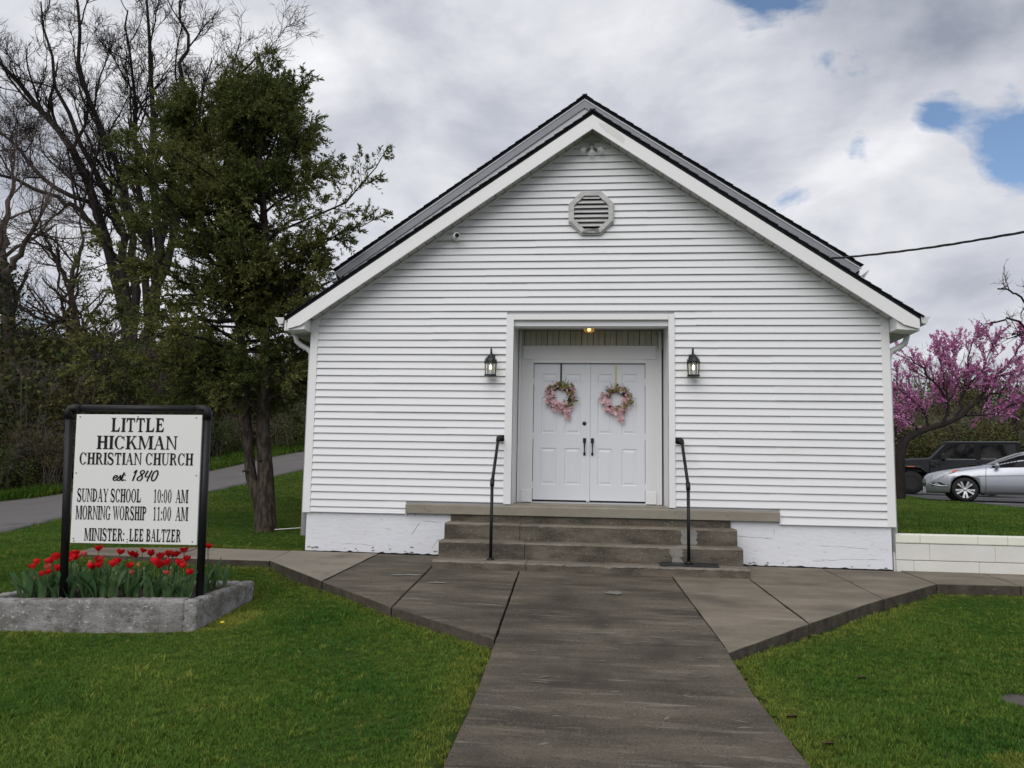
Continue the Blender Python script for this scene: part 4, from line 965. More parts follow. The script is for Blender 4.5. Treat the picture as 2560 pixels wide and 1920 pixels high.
# ---- church sign
SG = empty('church_sign', (-4.43, -3.29, -.07)); tag(SG, 'white church sign with black serif lettering in a black pipe frame', 'sign')
sl_ = np.array(SG.location)
TLc, TRc, BLc, BRc = [np.array(q) for q in ((-5.055, -3.40, 1.656), (-3.821, -3.27, 1.672), (-5.015, -3.40, .402), (-3.793, -3.27, .402))]
bx_ = (TRc-TLc); bx_ /= np.linalg.norm(bx_); bn = np.cross(bx_, (TLc-BLc)); bn /= np.linalg.norm(bn)
def bp(s, t, off): return tuple(TLc*(1-s)*(1-t)+TRc*s*(1-t)+BLc*(1-s)*t+BRc*s*t+bn*off-sl_)
if bn[1] > 0: bn = -bn
bd = MB().prism([bp(0, 0, 0), bp(1, 0, 0), bp(1, 1, 0), bp(0, 1, 0)], tuple(-bn*.052)).build('board', M_signw, SG); bevel(bd, .003)
pL0, pL1 = np.array([-5.165, -3.35, 1.705]), np.array([-5.075, -3.35, -.12]); pR0, pR1 = np.array([-3.79, -3.22, 1.722]), np.array([-3.755, -3.22, -.12])
for a, b in ((pL0, pL1), (pR0, pR1)): MB().tube([a-sl_, b-sl_], .038, 16).build('post', M_black, SG, True)
dx = (pR0-pL0)/np.linalg.norm(pR0-pL0)
MB().tube([pL0+dx*.05-sl_+np.array([0, 0, .012]), pR0-dx*.05-sl_+np.array([0, 0, .012])], .038, 16).build('top_rail', M_black, SG, True)
for c, s in ((pL0, 1), (pR0, -1)):
    e = [c-np.array([0, 0, .09]), c-np.array([0, 0, .02]), c+dx*s*.010+np.array([0, 0, .004]), c+dx*s*.035+np.array([0, 0, .012]), c+dx*s*.11+np.array([0, 0, .012])]
    MB().tube([q-sl_ for q in e], .0445, 16).build('corner_fitting', M_black, SG, True)
for s, t in ((.03, .02), (.49, .017), (.955, .022), (.02, .46), (.975, .47), (.025, .965), (.03, .985), (.45, .965), (.45, .985), (.965, .975)):
    c = np.array(bp(s, t, .002)); MB().lathe([(.0055, .002), (.0055, -.003), (.002, -.004)], tuple(c), 'y', 8).build('screw', M_rust, SG)
for t in (.06, .94):       # straps behind the board reach from post to post
    MB().tube([np.array(bp(-.055, t, -.060)), np.array(bp(1.02, t, -.060))], .007, 6).build('strap', M_black, SG)
# --- hand drawn roman letters: every glyph a list of polygons in a box of height 1
ST_, TH = .245, .11
def rect(x0, x1, y0, y1): return [(x0, y0), (x1, y0), (x1, y1), (x0, y1)]
def arc(cx, cy, rx, ry, tx, ty, a0, a1, n=22):
    o = []; i_ = []
    for k in range(n+1):
        q = radians(a0+(a1-a0)*k/n); o.append((cx+rx*cos(q), cy+ry*sin(q))); i_.append((cx+(rx-tx)*cos(q), cy+(ry-ty)*sin(q)))
    return [[o[k], o[k+1], i_[k+1], i_[k]] for k in range(n)]
def slant(x0, x1, w_, y0=0, y1=1): return [(x0, y0), (x0+w_, y0), (x1+w_, y1), (x1, y1)]
def serif(x, y, l=.11, r=.11, up=True, w_=ST_):
    s = 1 if up else -1; return [[(x-l, y), (x+w_+r, y), (x+w_+r, y+s*.045), (x+w_, y+s*.085), (x, y+s*.085), (x-l, y+s*.045)]]
def stem(x, w_=ST_, t=True, b=True, l=.11, r=.11): return [rect(x, x+w_, 0, 1)]+(serif(x, 0, l, r, True, w_) if b else [])+(serif(x, 1, l, r, False, w_) if t else [])
def stroke(pts, wf, n=40):
    P = polyint(pts, np.linspace(0, len(pts)-1.001, n)); T = np.gradient(P, axis=0); T /= np.linalg.norm(T, axis=1)[:, None]+1e-9; Nn = np.c_[-T[:, 1], T[:, 0]]
    W = np.array([wf(k/(n-1), T[k]) for k in range(n)])[:, None]; a, b = P+Nn*W/2, P-Nn*W/2
    return [[tuple(a[k]), tuple(a[k+1]), tuple(b[k+1]), tuple(b[k])] for k in range(n-1)]
def G_I(): return stem(.12), .43
def G_L(): return stem(.12)+[rect(.3, .80, 0, TH), [(.80, 0), (.86, .34), (.82, .34), (.66, TH), (.66, 0)]], .92
def G_T(): return [rect(.36, .55, 0, 1)]+serif(.36, 0)+[rect(.06, .85, 1-TH, 1), [(.06, 1), (.03, .68), (.07, .68), (.20, 1-TH)], [(.85, 1), (.88, .68), (.84, .68), (.71, 1-TH)]], .91
def G_E(): return stem(.12)+[rect(.3, .78, 0, TH), rect(.3, .76, 1-TH, 1), rect(.3, .60, .48, .48+TH), [(.57, .36), (.62, .36), (.62, .67), (.57, .67)], [(.78, 0), (.85, .32), (.81, .32), (.62, TH)], [(.76, 1), (.80, .72), (.76, .72), (.62, 1-TH)]], .92
def G_H(): return stem(.12)+stem(.68)+[rect(.3, .69, .48, .48+TH)], 1.0
def G_C(): return arc(.50, .5, .45, .52, .20, .06, 38, 322)+[[(.83, .64), (.88, .64), (.88, 1.0), (.84, 1.0), (.80, .86)], [(.84, .20), (.90, .22), (.84, .08), (.78, .10)]], .95
def G_O(): return arc(.50, .5, .46, .52, .20, .06, 0, 360, 36), 1.0
def G_G(): return arc(.50, .5, .45, .52, .20, .06, 38, 300)+[rect(.70, .89, .02, .44)]+serif(.70, .44, .10, .08, False)+[[(.83, .64), (.88, .64), (.88, 1.0), (.84, 1.0), (.80, .86)]], 1.0
def G_D(): return stem(.12, r=0)+arc(.38, .5, .54, .5, .20, TH, -90, 90)+[rect(.3, .39, 0, TH), rect(.3, .39, 1-TH, 1)], 1.0
def G_P(): return stem(.12)+arc(.44, .735, .38, .265, .19, TH, -90, 90)+[rect(.3, .45, .47, .47+TH), rect(.3, .45, 1-TH, 1)], .87
def G_R(): return stem(.12)+arc(.44, .745, .36, .255, .19, TH, -90, 90)+[rect(.3, .45, .49, .49+TH), rect(.3, .45, 1-TH, 1), [(.46, .52), (.62, .54), (.94, .05), (.94, 0), (.74, 0)]], .98
def G_B(): return stem(.12)+arc(.44, .76, .33, .24, .18, TH, -90, 90)+arc(.44, .275, .40, .275, .20, TH, -90, 90)+[rect(.3, .45, .48, .55), rect(.3, .45, 1-TH, 1), rect(.3, .45, 0, TH)], .92
def G_K(): return stem(.12)+[[(.30, .40), (.36, .34), (.82, .93), (.72, .93)], [(.44, .56), (.58, .66), (.98, .04), (.78, .04)]]+serif(.78, 0, .06, .06)+serif(.66, 1, .06, .08, False, .20), 1.06
def G_M(): return stem(.10, TH, t=False)+stem(.98, ST_)+[[(.10, 1), (.32, 1), (.66, .18), (.57, 0)], [(.57, 0), (.62, .0), (1.0, 1), (.93, 1)]]+serif(.04, 1, .05, .0, False, .16), 1.30
def G_N(): return stem(.12, TH, t=False)+stem(.80, TH, b=False)+[[(.08, 1), (.30, 1), (.875, .0), (.80, .0), (.80, .02)]]+serif(.04, 1, .02, .0, False, .2), .99
def G_A(): return [slant(.10, .45, .065, 0, .98), slant(.70, .38, .21, 0, 1), rect(.24, .72, .30, .30+.065)]+serif(.08, 0, .07, .08, True, .09)+serif(.70, 0, .09, .08, True, .21), 1.0
def G_U(): return [rect(.12, .31, .30, 1), rect(.78, .855, .30, 1)]+serif(.12, 1, up=False)+serif(.78, 1, up=False, w_=TH)+arc(.4875, .32, .3675, .34, .19, .075, 180, 270)+arc(.4875, .32, .3675, .34, .075, .075, 270, 360), .98
def G_Y(): return [rect(.40, .59, 0, .46)]+serif(.40, 0)+[[(.40, .44), (.59, .44), (.30, .96), (.07, .96)], [(.50, .44), (.59, .46), (.90, .96), (.82, .96)]]+serif(.05, 1, .05, .05, False, .22)+serif(.82, 1, .07, .07, False, .07), .97
def G_W(): return [[(.04, .97), (.26, .97), (.50, 0), (.42, 0)], [(.44, 0), (.50, 0), (.76, .97), (.69, .97)], [(.55, .97), (.77, .97), (1.01, 0), (.93, 0)], [(.95, 0), (1.01, 0), (1.26, .97), (1.19, .97)]]+serif(.02, 1, .03, .05, False, .22)+serif(1.17, 1, .06, .07, False, .09)+serif(.55, 1, .03, .02, False, .2), 1.32
def G_Z(): return [rect(.08, .80, 1-TH, 1), rect(.08, .84, 0, TH), slant(.08, .60, .21, 0, 1), [(.08, 1), (.05, .70), (.09, .70), (.22, 1-TH)], [(.84, 0), (.88, .32), (.84, .32), (.70, TH)]], .93
def G_S():
    w_ = lambda t, T: .07+.15*max(0, 1-abs(t-.5)*2.6)+.02
    return stroke([(.72, .74), (.66, .90), (.45, .975), (.24, .92), (.15, .76), (.24, .61), (.50, .49), (.70, .36), (.76, .22), (.64, .07), (.42, .02), (.20, .09), (.12, .27)], w_, 50)+[[(.70, .68), (.75, .68), (.75, 1.0), (.71, 1.0), (.67, .88)], [(.08, .33), (.12, .33), (.17, .12), (.12, .0), (.08, .0)]], .88
def G_0(): return arc(.40, .5, .34, .51, .17, .055, 0, 360, 32), .80
def G_1(): return [rect(.30, .46, 0, 1)]+serif(.30, 0, .13, .13, True, .16)+[[(.30, 1), (.30, .86), (.12, .80), (.12, .85)]], .72
def G_col(): return [arc(.16, .10, .10, .10, .10, .10, 0, 360, 14), arc(.16, .58, .10, .10, .10, .10, 0, 360, 14)], .34
GLY = {c: globals()['G_'+c] for c in 'ILTEHCOGDPRBKMNAUYWZS'}; GLY['0'] = G_0; GLY['1'] = G_1
def text_polys(txt):
    x = 0; out_ = []
    for c in txt:
        if c == ' ': x += .42; continue
        if c == ':':
            g, w_ = G_col(); g = g[0]+g[1]
        else: g, w_ = GLY[c]()
        out_ += [[(px+x, py) for px, py in poly] for poly in g]; x += w_+.05
    return out_, x-.05
def put(polys, width, s0, s1, t0, t1):
    mb = MB()
    for poly in polys:
        ar = sum(poly[i][0]*poly[(i+1) % len(poly)][1]-poly[(i+1) % len(poly)][0]*poly[i][1] for i in range(len(poly)))
        if ar < 0: poly = poly[::-1]
        mb.add([bp(s0+(s1-s0)*px/width, t1+(t0-t1)*py, .0035) for px, py in poly], [tuple(range(len(poly)))])
    mb.build('lettering', M_print, bd)
for txt, s0, s1, t0, t1 in [('LITTLE', .28, .707, .027, .136), ('HICKMAN', .17, .81, .167, .272), ('CHRISTIAN CHURCH', .039, .944, .300, .393),
        ('SUNDAY SCHOOL', .036, .545, .580, .682), ('10:00', .641, .787, .580, .682), ('AM', .818, .917, .580, .682), ('MORNING WORSHIP', .033, .592, .713, .818), ('11:00', .643, .789, .713, .818), ('AM', .823, .922, .713, .818),
        ('MINISTER:', .11, .429, .884, .980), ('LEE BALTZER', .465, .873, .884, .980)]:
    P_, W_ = text_polys(txt); put(P_, W_, s0, s1, t0, t1)
wb = lambda t, T: .075+.055*abs(T[1])      # brush line, heavier on down strokes
scr = []
def sk(x, pts, n=28): scr.extend(stroke([(x+a+.22*b, b) for a, b in pts], wb, n))
sk(0, [(.0, .22), (.22, .28), (.30, .42), (.18, .50), (.05, .36), (.05, .12), (.18, .02), (.36, .14)]); sk(.36, [(.0, .14), (.18, .42), (.16, .50), (.24, .26), (.22, .06), (.08, .02), (.02, .10)]); sk(.60, [(-.03, .05), (.10, .30), (.19, .78), (.12, .14), (.20, .02), (.34, .12)]); sk(.56, [(.08, .52), (.40, .55)], 8)
scr.extend(arc(1.06, .05, .055, .055, .055, .055, 0, 360, 12))
sk(1.62, [(-.06, .74), (.10, .98), (.08, .6), (.02, .0)]); sk(1.98, [(.44, .84), (.26, .99), (.10, .82), (.24, .58), (.38, .30), (.24, .03), (.04, .08), (.02, .30), (.26, .56), (.46, .82)], 46)
sk(2.56, [(.10, .96), (.02, .40), (.42, .44)], 24); sk(2.56, [(.42, .98), (.32, .5), (.26, -.04)], 16); sk(3.08, [(.30, .98), (.10, .80), (.04, .30), (.18, .02), (.38, .20), (.44, .70), (.32, .97), (.24, .92)], 40)
put(scr, 3.78, .31, .679, .433, .517)

# ---------------------------------------------------------------- parked cars
def pw(tab, x):
    xs_ = [a for a, b in tab]; ys_ = [b for a, b in tab]; return float(np.interp(x, xs_, ys_))
def wheel(par, x, y, r, wd, rim_r, style, side):
    t = empty('wheel', (x, y, r), par); s = side
    MB().lathe([(rim_r*.98, -wd/2), (r*.93, -wd/2), (r*.99, -wd*.36), (r, -wd*.2), (r, wd*.2), (r*.99, wd*.36), (r*.93, wd/2), (rim_r*.98, wd/2), (rim_r*.94, wd*.3), (rim_r*.94, -wd*.3), (rim_r*.98, -wd/2)], (0, 0, 0), 'y', 36, False).build('tyre', M_rubber, t, True)
    if style == 'alloy':
        MB().lathe([(rim_r*.9, s*wd*.10), (rim_r*.98, s*wd*.46), (rim_r*1.03, s*wd*.50), (rim_r*1.03, s*wd*.44), (rim_r*.93, s*wd*.06)], (0, 0, 0), 'y', 36, False).build('rim', M_chrome, t, True)
        MB().lathe([(.02, s*wd*.05), (rim_r*.92, s*wd*.05)], (0, 0, 0), 'y', 24).build('brake_disc', M_blkpl, t)
        mb = MB()
        for k in range(10):
            a = 2*pi*k/10+(.10 if k % 2 else -.10); d = np.array([cos(a), 0, sin(a)]); e = np.array([-sin(a), 0, cos(a)]); V = []
            for rr, w_, yy in ((rim_r*.12, .018, .34), (rim_r*.55, .020, .42), (rim_r*.99, .028, .46)):
                for q in (-1, 1): V.append(tuple(d*rr+e*w_*q+np.array([0, s*wd*yy, 0])))
                for q in (-1, 1): V.append(tuple(d*rr+e*w_*q*1.2+np.array([0, s*wd*(yy-.14), 0])))
            mb.add(V, [(0, 1, 5, 4), (4, 5, 9, 8), (0, 4, 6, 2), (4, 8, 10, 6), (1, 3, 7, 5), (5, 7, 11, 9)])
        mb.build('spokes', M_chrome, t); MB().lathe([(rim_r*.17, s*wd*.30), (rim_r*.16, s*wd*.44), (.004, s*wd*.46)], (0, 0, 0), 'y', 18).build('hub', M_chrome, t, True)
    else:
        MB().lathe([(rim_r*.98, s*wd*.46), (rim_r*.92, s*wd*.36), (rim_r*.86, s*wd*.20), (rim_r*.35, s*wd*.18), (rim_r*.30, s*wd*.26), (rim_r*.2, s*wd*.28), (.01, s*wd*.28)], (0, 0, 0), 'y', 28).build('rim', M_blkpl, t)
        for k in range(7):
            a = 2*pi*k/7; MB().lathe([(.045, s*wd*.22), (.04, s*wd*.26)], (rim_r*.68*cos(a), 0, rim_r*.68*sin(a)), 'y', 10).build('rim_hole', M_dark, t)
def car_root(name, wx, wy, half):
    dx, dy = cos(CARANG), sin(CARANG); ox, oy = wx-dy*half, wy+dx*half
    t = empty(name, (ox, oy, float(HR(ox, oy))+.033)); t.rotation_euler = (0, 0, CARANG); return t
def sedan():
    t = car_root('sedan', 10.47, 12.62, .80); tag(t, 'silver four door sedan parked nose toward the church', 'car')
    ZT = [(-.93,.58),(-.91,.68),(-.82,.76),(-.55,.835),(-.1,.915),(.35,.98),(.55,1.01),(.95,1.19),(1.35,1.35),(1.75,1.44),(2.2,1.47),(2.7,1.43),(3.1,1.32),(3.45,1.15),(3.75,1.10),(3.86,1.02),(3.90,.75)]
    ZS = [(-.93,.52),(-.82,.68),(-.5,.77),(0,.85),(.5,.925),(1.0,.95),(2,.97),(3,1.02),(3.5,1.05),(3.9,.68)]
    HW = [(-.93,.48),(-.90,.60),(-.82,.71),(-.7,.785),(-.4,.86),(0,.895),(.6,.91),(2.5,.915),(3.2,.89),(3.7,.82),(3.9,.66)]
    def arch(x, c, r=.375):
        d = abs(x-c); return .325+sqrt(max(0, r*r-d*d)) if d < r else 0
    def ring(x):
        zt, zs, w_ = pw(ZT, x), pw(ZS, x), pw(HW, x); zb = max(.21, arch(x, 0), arch(x, 2.795)); wr = pw([(-1, .50), (.5, .60), (1.3, .60), (3, .58), (3.6, .62), (4, .5)], x)
        cab = min(1, max(0, (x-.45)/.5))*min(1, max(0, (3.7-x)/.4)); wr = wr*cab+(1-cab)*w_*.62
        z3 = max(.48, zb+.02); z4 = max(.70 if zs > .78 else zs-.05, z3+.015); zs = max(zs, z4+.01); zt = max(zt, zs+.01)
        p5 = np.array([w_-.028, zs]); p7 = np.array([wr+.03*cab, zt-(.045*cab+.012)]); p6 = (p5+p7)/2+np.array([.018, .012])
        return [(0, zb if zb < .3 else .5), (w_-.14, zb), (w_-.025, zb+.012 if zb > .25 else zb+.05), (w_, z3), (w_-.006, z4), tuple(p5), tuple(p6), tuple(p7), (wr*.66, zt-.006), (0, zt+.006)]
    xs_ = sorted(set(list(np.arange(-.93, 3.905, .05))+[-.92, -.90, -.375, .375, 2.42, 3.17, 3.9]))
    V = []; F = []; n = 10
    for x in xs_:
        r = ring(x); V += [(x, -a, b) for a, b in r]+[(x, a, b) for a, b in r]
    for i in range(len(xs_)-1):
        for s in (0, n):
            for k in range(n-1):
                a = i*2*n+s+k; b = a+2*n; F.append((a, b, b+1, a+1) if s else (a, a+1, b+1, b))
    F.append(tuple(range(n))+tuple(range(2*n-1, n-1, -1)))
    e = (len(xs_)-1)*2*n; F.append(tuple(e+k for k in range(2*n-1, n-1, -1))[::-1]+tuple(e+k for k in range(n))[::-1])
    MB().add(V, F).build('body', M_silver, t, True)
    MB().box(-.78, 3.72, -.66, .66, .24, .62).build('underbody', M_dark, t)
    for c in (0, 2.795): MB().lathe([(.372, -.66), (.372, .66)], (c, 0, .325), 'y', 24).build('wheel_well', M_dark, t)
    def side(x, f, s, off):
        r = ring(x); p5, p6, p7 = np.array(r[5]), np.array(r[6]), np.array(r[7]); q = p5+(p6-p5)*f*2 if f < .5 else p6+(p7-p6)*(f-.5)*2
        return (x, s*(q[0]+off), q[1])
    for s in (-1, 1):
        for x0, x1 in ((.68, 1.72), (1.80, 2.62), (2.70, 3.12)):
            g = np.linspace(x0, x1, 14); V = []; Fq = []
            for x in g:
                for f in (.05, .35, .65, .93): V.append(side(x, f, s, .006))
            for i in range(13):
                for k in range(3): a = i*4+k; Fq.append((a, a+4, a+5, a+1) if s < 0 else (a, a+1, a+5, a+4))
            MB().add(V, Fq).build('side_window', M_cglass, t, True)
        mb = MB(); mb.tube([side(x, .02, s, .006) for x in np.linspace(.62, 3.2, 24)], .008, 5); mb.build('window_trim', M_blkpl, t)
        # doors: shut lines, handles, crease
        for xd in (.50, 1.76):
            mb = MB(); mb.tube([(xd+.03*q*q, s*(pw(HW, xd)+.0005-(.02 if q > .8 else 0)), .30+q*.64) for q in np.linspace(0, 1, 8)], .005, 4); mb.build('door_gap', M_dark, t)
        for xd in (1.50, 2.55): o = MB().box(xd, xd+.22, s*.915-.018, s*.915+.018, .835, .868).build('door_handle', M_chrome, t); bevel(o, .01)
        MB().tube([(x, s*(pw(HW, x)+.002), .70+.075*(x-.3)/2.4) for x in np.linspace(.3, 2.7, 14)], .007, 5).build('body_crease', mat('silver_shadow', (.16, .17, .19), .4, metal=.4), t, True)
        o = MB().box(.45, 2.42, s*.90-.02, s*.90+.02, .20, .27).build('sill', M_blkpl, t)
        mb = MB(); mb.ball((.78, s*1.0, 1.0), .10, 12, 8, (.62, 1.0, .72)); mb.build('mirror', M_silver, t, True)
        MB().tube([(.80, s*.86, .955), (.80, s*.97, .97)], .02, 6).build('mirror_arm', M_blkpl, t)
        # head lamp: wraps round the corner, amber end, fog recess
        def onb(x, z, o_=.013):
            r = ring(x)[2:9]; zz_ = [q[1] for q in r]; ww_ = [q[0] for q in r]; return (x, s*(float(np.interp(z, zz_, ww_))+o_), z+o_*.5)
        up_ = [(-.86, -.03), (-.74, .012), (-.58, .026), (-.42, .032), (-.28, .034), (-.12, .036)]; lo_ = [(-.89, -.10), (-.80, -.15), (-.66, -.125), (-.50, -.085), (-.34, -.035), (-.20, .005)]; V = []
        for (xu, du), (xl, dl_) in zip(up_, lo_):
            for f in (0, .35, .7, 1): x = xl+(xu-xl)*f; V.append(onb(x, pw(ZS, x)+dl_+(du-dl_)*f))
        k = 4; MB().add(V, [(i*k+j, i*k+j+1, (i+1)*k+j+1, (i+1)*k+j) for i in range(5) for j in range(3)]).build('headlight', mat('headlight_glass', (.62, .65, .70), .2, .7, 16, (.20, .21, .23), coat=.5), t)
        am = [onb(-.34, pw(ZS, -.34)+.036, .018), onb(-.08, pw(ZS, -.08)+.036, .018), onb(-.24, pw(ZS, -.24)-.005, .018), onb(-.38, pw(ZS, -.38)-.030, .018)]; MB().add(am, [(0, 1, 2, 3)]).build('turn_signal', mat('amber_lens', (.62, .13, .05), .25, coat=.5), t)
        fg = [onb(-.80, .50), onb(-.62, .515), onb(-.48, .44), onb(-.46, .40), onb(-.82, .40)]; MB().add(fg, [tuple(range(5))]).build('fog_recess', M_blkpl, t)
        MB().tube([onb(-.86, .47, .015), onb(-.72, .42, .015), onb(-.44, .405, .015)], .014, 6).build('fog_trim', M_chrome, t, True)
    # windscreen and grille
    V = []; Fq = []; g = np.linspace(.60, 1.45, 10)
    for x in g:
        r = ring(x)
        for a in (-1, -.66, 0, .66, 1): y = r[7][0]*.94*a; z = np.interp(abs(y), [0, r[8][0], r[7][0]], [r[9][1], r[8][1], r[7][1]]); V.append((x, y, z+.008))
    for i in range(9):
        for k in range(4): a = i*5+k; Fq.append((a, a+5, a+6, a+1))
    MB().add(V, Fq).build('windscreen', M_cglass, t, True)
    o = MB().box(-.945, -.90, -.36, .36, .48, .60).build('grille', M_blkpl, t); bevel(o, .02)
    for k in range(3): o = MB().box(-.950, -.943, -.34, .34, .495+k*.035, .507+k*.035).build('grille_bar', M_chrome, t)
    o = MB().box(3.84, 3.915, -.3, .3, .55, .70).build('plate_panel', M_blkpl, t)
    MB().tube([(1.62, -.10, 1.46), (1.75, -.10, 1.485), (1.95, -.10, 1.50)], [.02, .035, .03], 8).build('roof_fin', M_silver, t, True)
    for x in (0, 2.795):
        for s in (-1, 1): wheel(t, x, s*.795, .325, .215, .245, 'alloy', s)
def suv():
    t = car_root('suv', 11.42, 18.78, .80); tag(t, 'dark grey boxy off-road vehicle parked behind the silver sedan', 'car')
    def sect(profile, nm, mt, bv=.03):
        """profile: list of stations (x, halfwidth_bottom, halfwidth_top, zb, zt)"""
        V = []; F = []
        for x, wb_, wt_, zb, zt in profile: V += [(x, -wb_, zb), (x, wb_, zb), (x, wt_, zt), (x, -wt_, zt)]
        for i in range(len(profile)-1):
            for k in range(4): a = i*4+k; b = i*4+(k+1) % 4; F.append((a, b, b+4, a+4))
        F.append((3, 2, 1, 0)); e = (len(profile)-1)*4; F.append((e, e+1, e+2, e+3))
        o = MB().add(V, F).build(nm, mt, t); bevel(o, bv, 3); return o
    sect([(-.52, .56, .54, .78, 1.20), (-.45, .60, .57, .74, 1.235), (.1, .68, .63, .74, 1.27), (.66, .75, .70, .74, 1.30)], 'hood', M_dkgrey, .05)
    sect([(.60, .80, .77, .56, 1.22), (1.2, .80, .775, .52, 1.235), (3.1, .80, .775, .52, 1.24), (3.42, .80, .77, .56, 1.24)], 'body', M_dkgrey, .04)
    sect([(.66, .74, .72, 1.225, 1.25), (1.20, .745, .66, 1.225, 1.83), (1.32, .75, .655, 1.225, 1.855), (3.30, .75, .655, 1.225, 1.86), (3.44, .745, .665, 1.225, 1.80)], 'hardtop', mat('black_hardtop', (.010, .011, .014), .6, bump=.1, bscale=80, spec=.15), .03)
    sect([(1.16, .66, .64, 1.84, 1.862), (1.3, .67, .65, 1.845, 1.875), (3.30, .67, .65, 1.845, 1.880), (3.40, .66, .64, 1.82, 1.855)], 'roof_panel', mat('roof_grey', (.07, .075, .085), .4, metal=.2), .02)
    MB().add([(.70, -.66, 1.262), (.70, .66, 1.262), (1.185, .60, 1.812), (1.185, -.60, 1.812)], [(0, 1, 2, 3)]).build('windscreen', M_cglass, t)
    for s in (-1, 1):
        def plate(pts, nm, mt, off=.006):
            q = []
            for x, z in pts: y = np.interp(z, [1.225, 1.86], [.748, .656])+off; q.append((x, s*y, z))
            MB().add(q, [tuple(range(len(q))) if s < 0 else tuple(range(len(q)))[::-1]]).build(nm, mt, t)
        plate([(1.02, 1.255), (2.02, 1.255), (2.02, 1.77), (1.34, 1.77), (1.05, 1.40)], 'door_window', M_cglass)
        plate([(2.22, 1.27), (3.26, 1.27), (3.26, 1.76), (2.22, 1.76)], 'rear_window', M_cglass)
        MB().tube([(1.0, s*.762, 1.245), (2.04, s*.762, 1.245)], .008, 5).build('window_trim', M_greysoff, t); MB().tube([(2.20, s*.762, 1.262), (3.28, s*.762, 1.262)], .008, 5).build('window_trim', M_greysoff, t)
        for xd in (.90, 2.12): MB().tube([(xd, s*.802, .60), (xd, s*.801, 1.2)], .007, 5).build('door_gap', M_dark, t)
        o = MB().box(1.80, 2.02, s*.80-.03, s*.80+.03, 1.04, 1.075).build('door_handle', M_blkpl, t); bevel(o, .01)
        for z in (1.10, .75): o = MB().box(.80, .98, s*.80-.02, s*.80+.02, z-.03, z+.03).build('door_hinge', M_dkgrey, t); bevel(o, .008)
        o = MB().box(.98, 1.10, s*.93-.10, s*.93+.10, 1.22, 1.44).build('mirror', M_blkpl, t); bevel(o, .03)
        o = MB().box(1.02, 1.10, s*.82-.05, s*.82+.05, 1.22, 1.27).build('mirror_arm', M_blkpl, t)
        # flared wings over both wheels
        for cx_ in (0, 2.46):
            mb = MB(); prof = [(-.60, .62), (-.50, .84), (-.32, .985), (0, 1.01), (.30, .975), (.48, .82), (.60, .60)]; V = []; F = []
            for a, z in prof:
                for y, dz in ((.60, .015), (.97, 0), (.985, -.05), (.60, -.06)): V.append((cx_+a, s*y, z+dz))
            for i in range(len(prof)-1):
                for k in range(4): a = i*4+k; b = i*4+(k+1) % 4; F.append((a, b, b+4, a+4))
            F += [(0, 1, 2, 3), tuple(len(V)-4+k for k in (3, 2, 1, 0))]
            o = MB().add(V, F).build('fender_flare', M_blkpl, t, False); bevel(o, .015)
        o = MB().box(.62, 1.9, s*.86-.05, s*.86+.05, .42, .50).build('side_step', M_blkpl, t); bevel(o, .02)
        MB().lathe([(.10, -.02), (.10, .01), (.06, .03)], (-.54, s*.42, 1.02), 'x', 18).build('headlight', M_chrome, t, True)
        o = MB().box(-.12, .12, s*.985-.008, s*.985+.008, .955, .985).build('side_marker', mat('amber_lens', (.6, .2, .05), .3), t)
        o = MB().box(.62, .80, s*.803-.004, s*.803+.004, .95, 1.03).build('wing_vent', M_dark, t)
    MB().box(-.40, 3.3, -.58, .58, .50, .80).build('underbody', M_dark, t)
    for k in range(7): o = MB().box(-.535, -.515, -.26+k*.075, -.225+k*.075, .86, 1.14).build('grille_slot', M_dark, t)
    o = MB().box(-.86, -.60, -.80, .80, .58, .76).build('bumper', M_blkpl, t); bevel(o, .03)
    o = MB().box(3.44, 3.62, -.36, .36, .72, 1.44).build('spare_wheel', M_rubber, t); bevel(o, .1)
    o = MB().box(3.42, 3.55, -.75, .75, .52, .66).build('rear_bumper', M_blkpl, t); bevel(o, .02)
    for x in (0, 2.46):
        for s in (-1, 1): wheel(t, x, s*.82, .405, .27, .235, 'steel', s)
sedan(); suv()

# ---------------------------------------------------------------- trees and shrubs
def pixw(u, v, wdep): return CAM+(AF+AR*(u-1280)/1968.23-AU*(v-960)/1968.23)*wdep
def unit(a): return a/(np.linalg.norm(a, axis=-1, keepdims=True)+1e-9)
def resample(pts, K): return polyint(pts, np.linspace(0, len(pts)-1.001, K))
def tubes(P, R, S=4):
    """P (N,K,3) centre lines, R (N,K) radii -> verts, quads"""
    N, K, _ = P.shape; T = unit(np.gradient(P, axis=1)); ref = np.where(np.abs(T[..., :1]) < .8, np.array([1., 0, 0]), np.array([0, 1., 0])); ref = np.repeat(ref[:, :1], K, 1)
    A = unit(ref-T*(ref*T).sum(-1, keepdims=True)); B = np.cross(T, A); q = np.arange(S)*2*pi/S
    V = P[:, :, None]+(A[:, :, None]*np.cos(q)[None, None, :, None]+B[:, :, None]*np.sin(q)[None, None, :, None])*R[:, :, None, None]
    b = (np.arange(N)[:, None, None]*K+np.arange(K-1)[None, :, None])*S; j = np.arange(S)[None, None]; j2 = (j+1) % S
    F = np.stack([b+j, b+j2, b+S+j2, b+S+j], -1).reshape(-1, 4); return V.reshape(-1, 3), F
def merge(L):
    V = []; F = []; n = 0
    for v, f in L: V.append(v); F.append(f+n); n += len(v)
    return np.concatenate(V), np.concatenate(F)
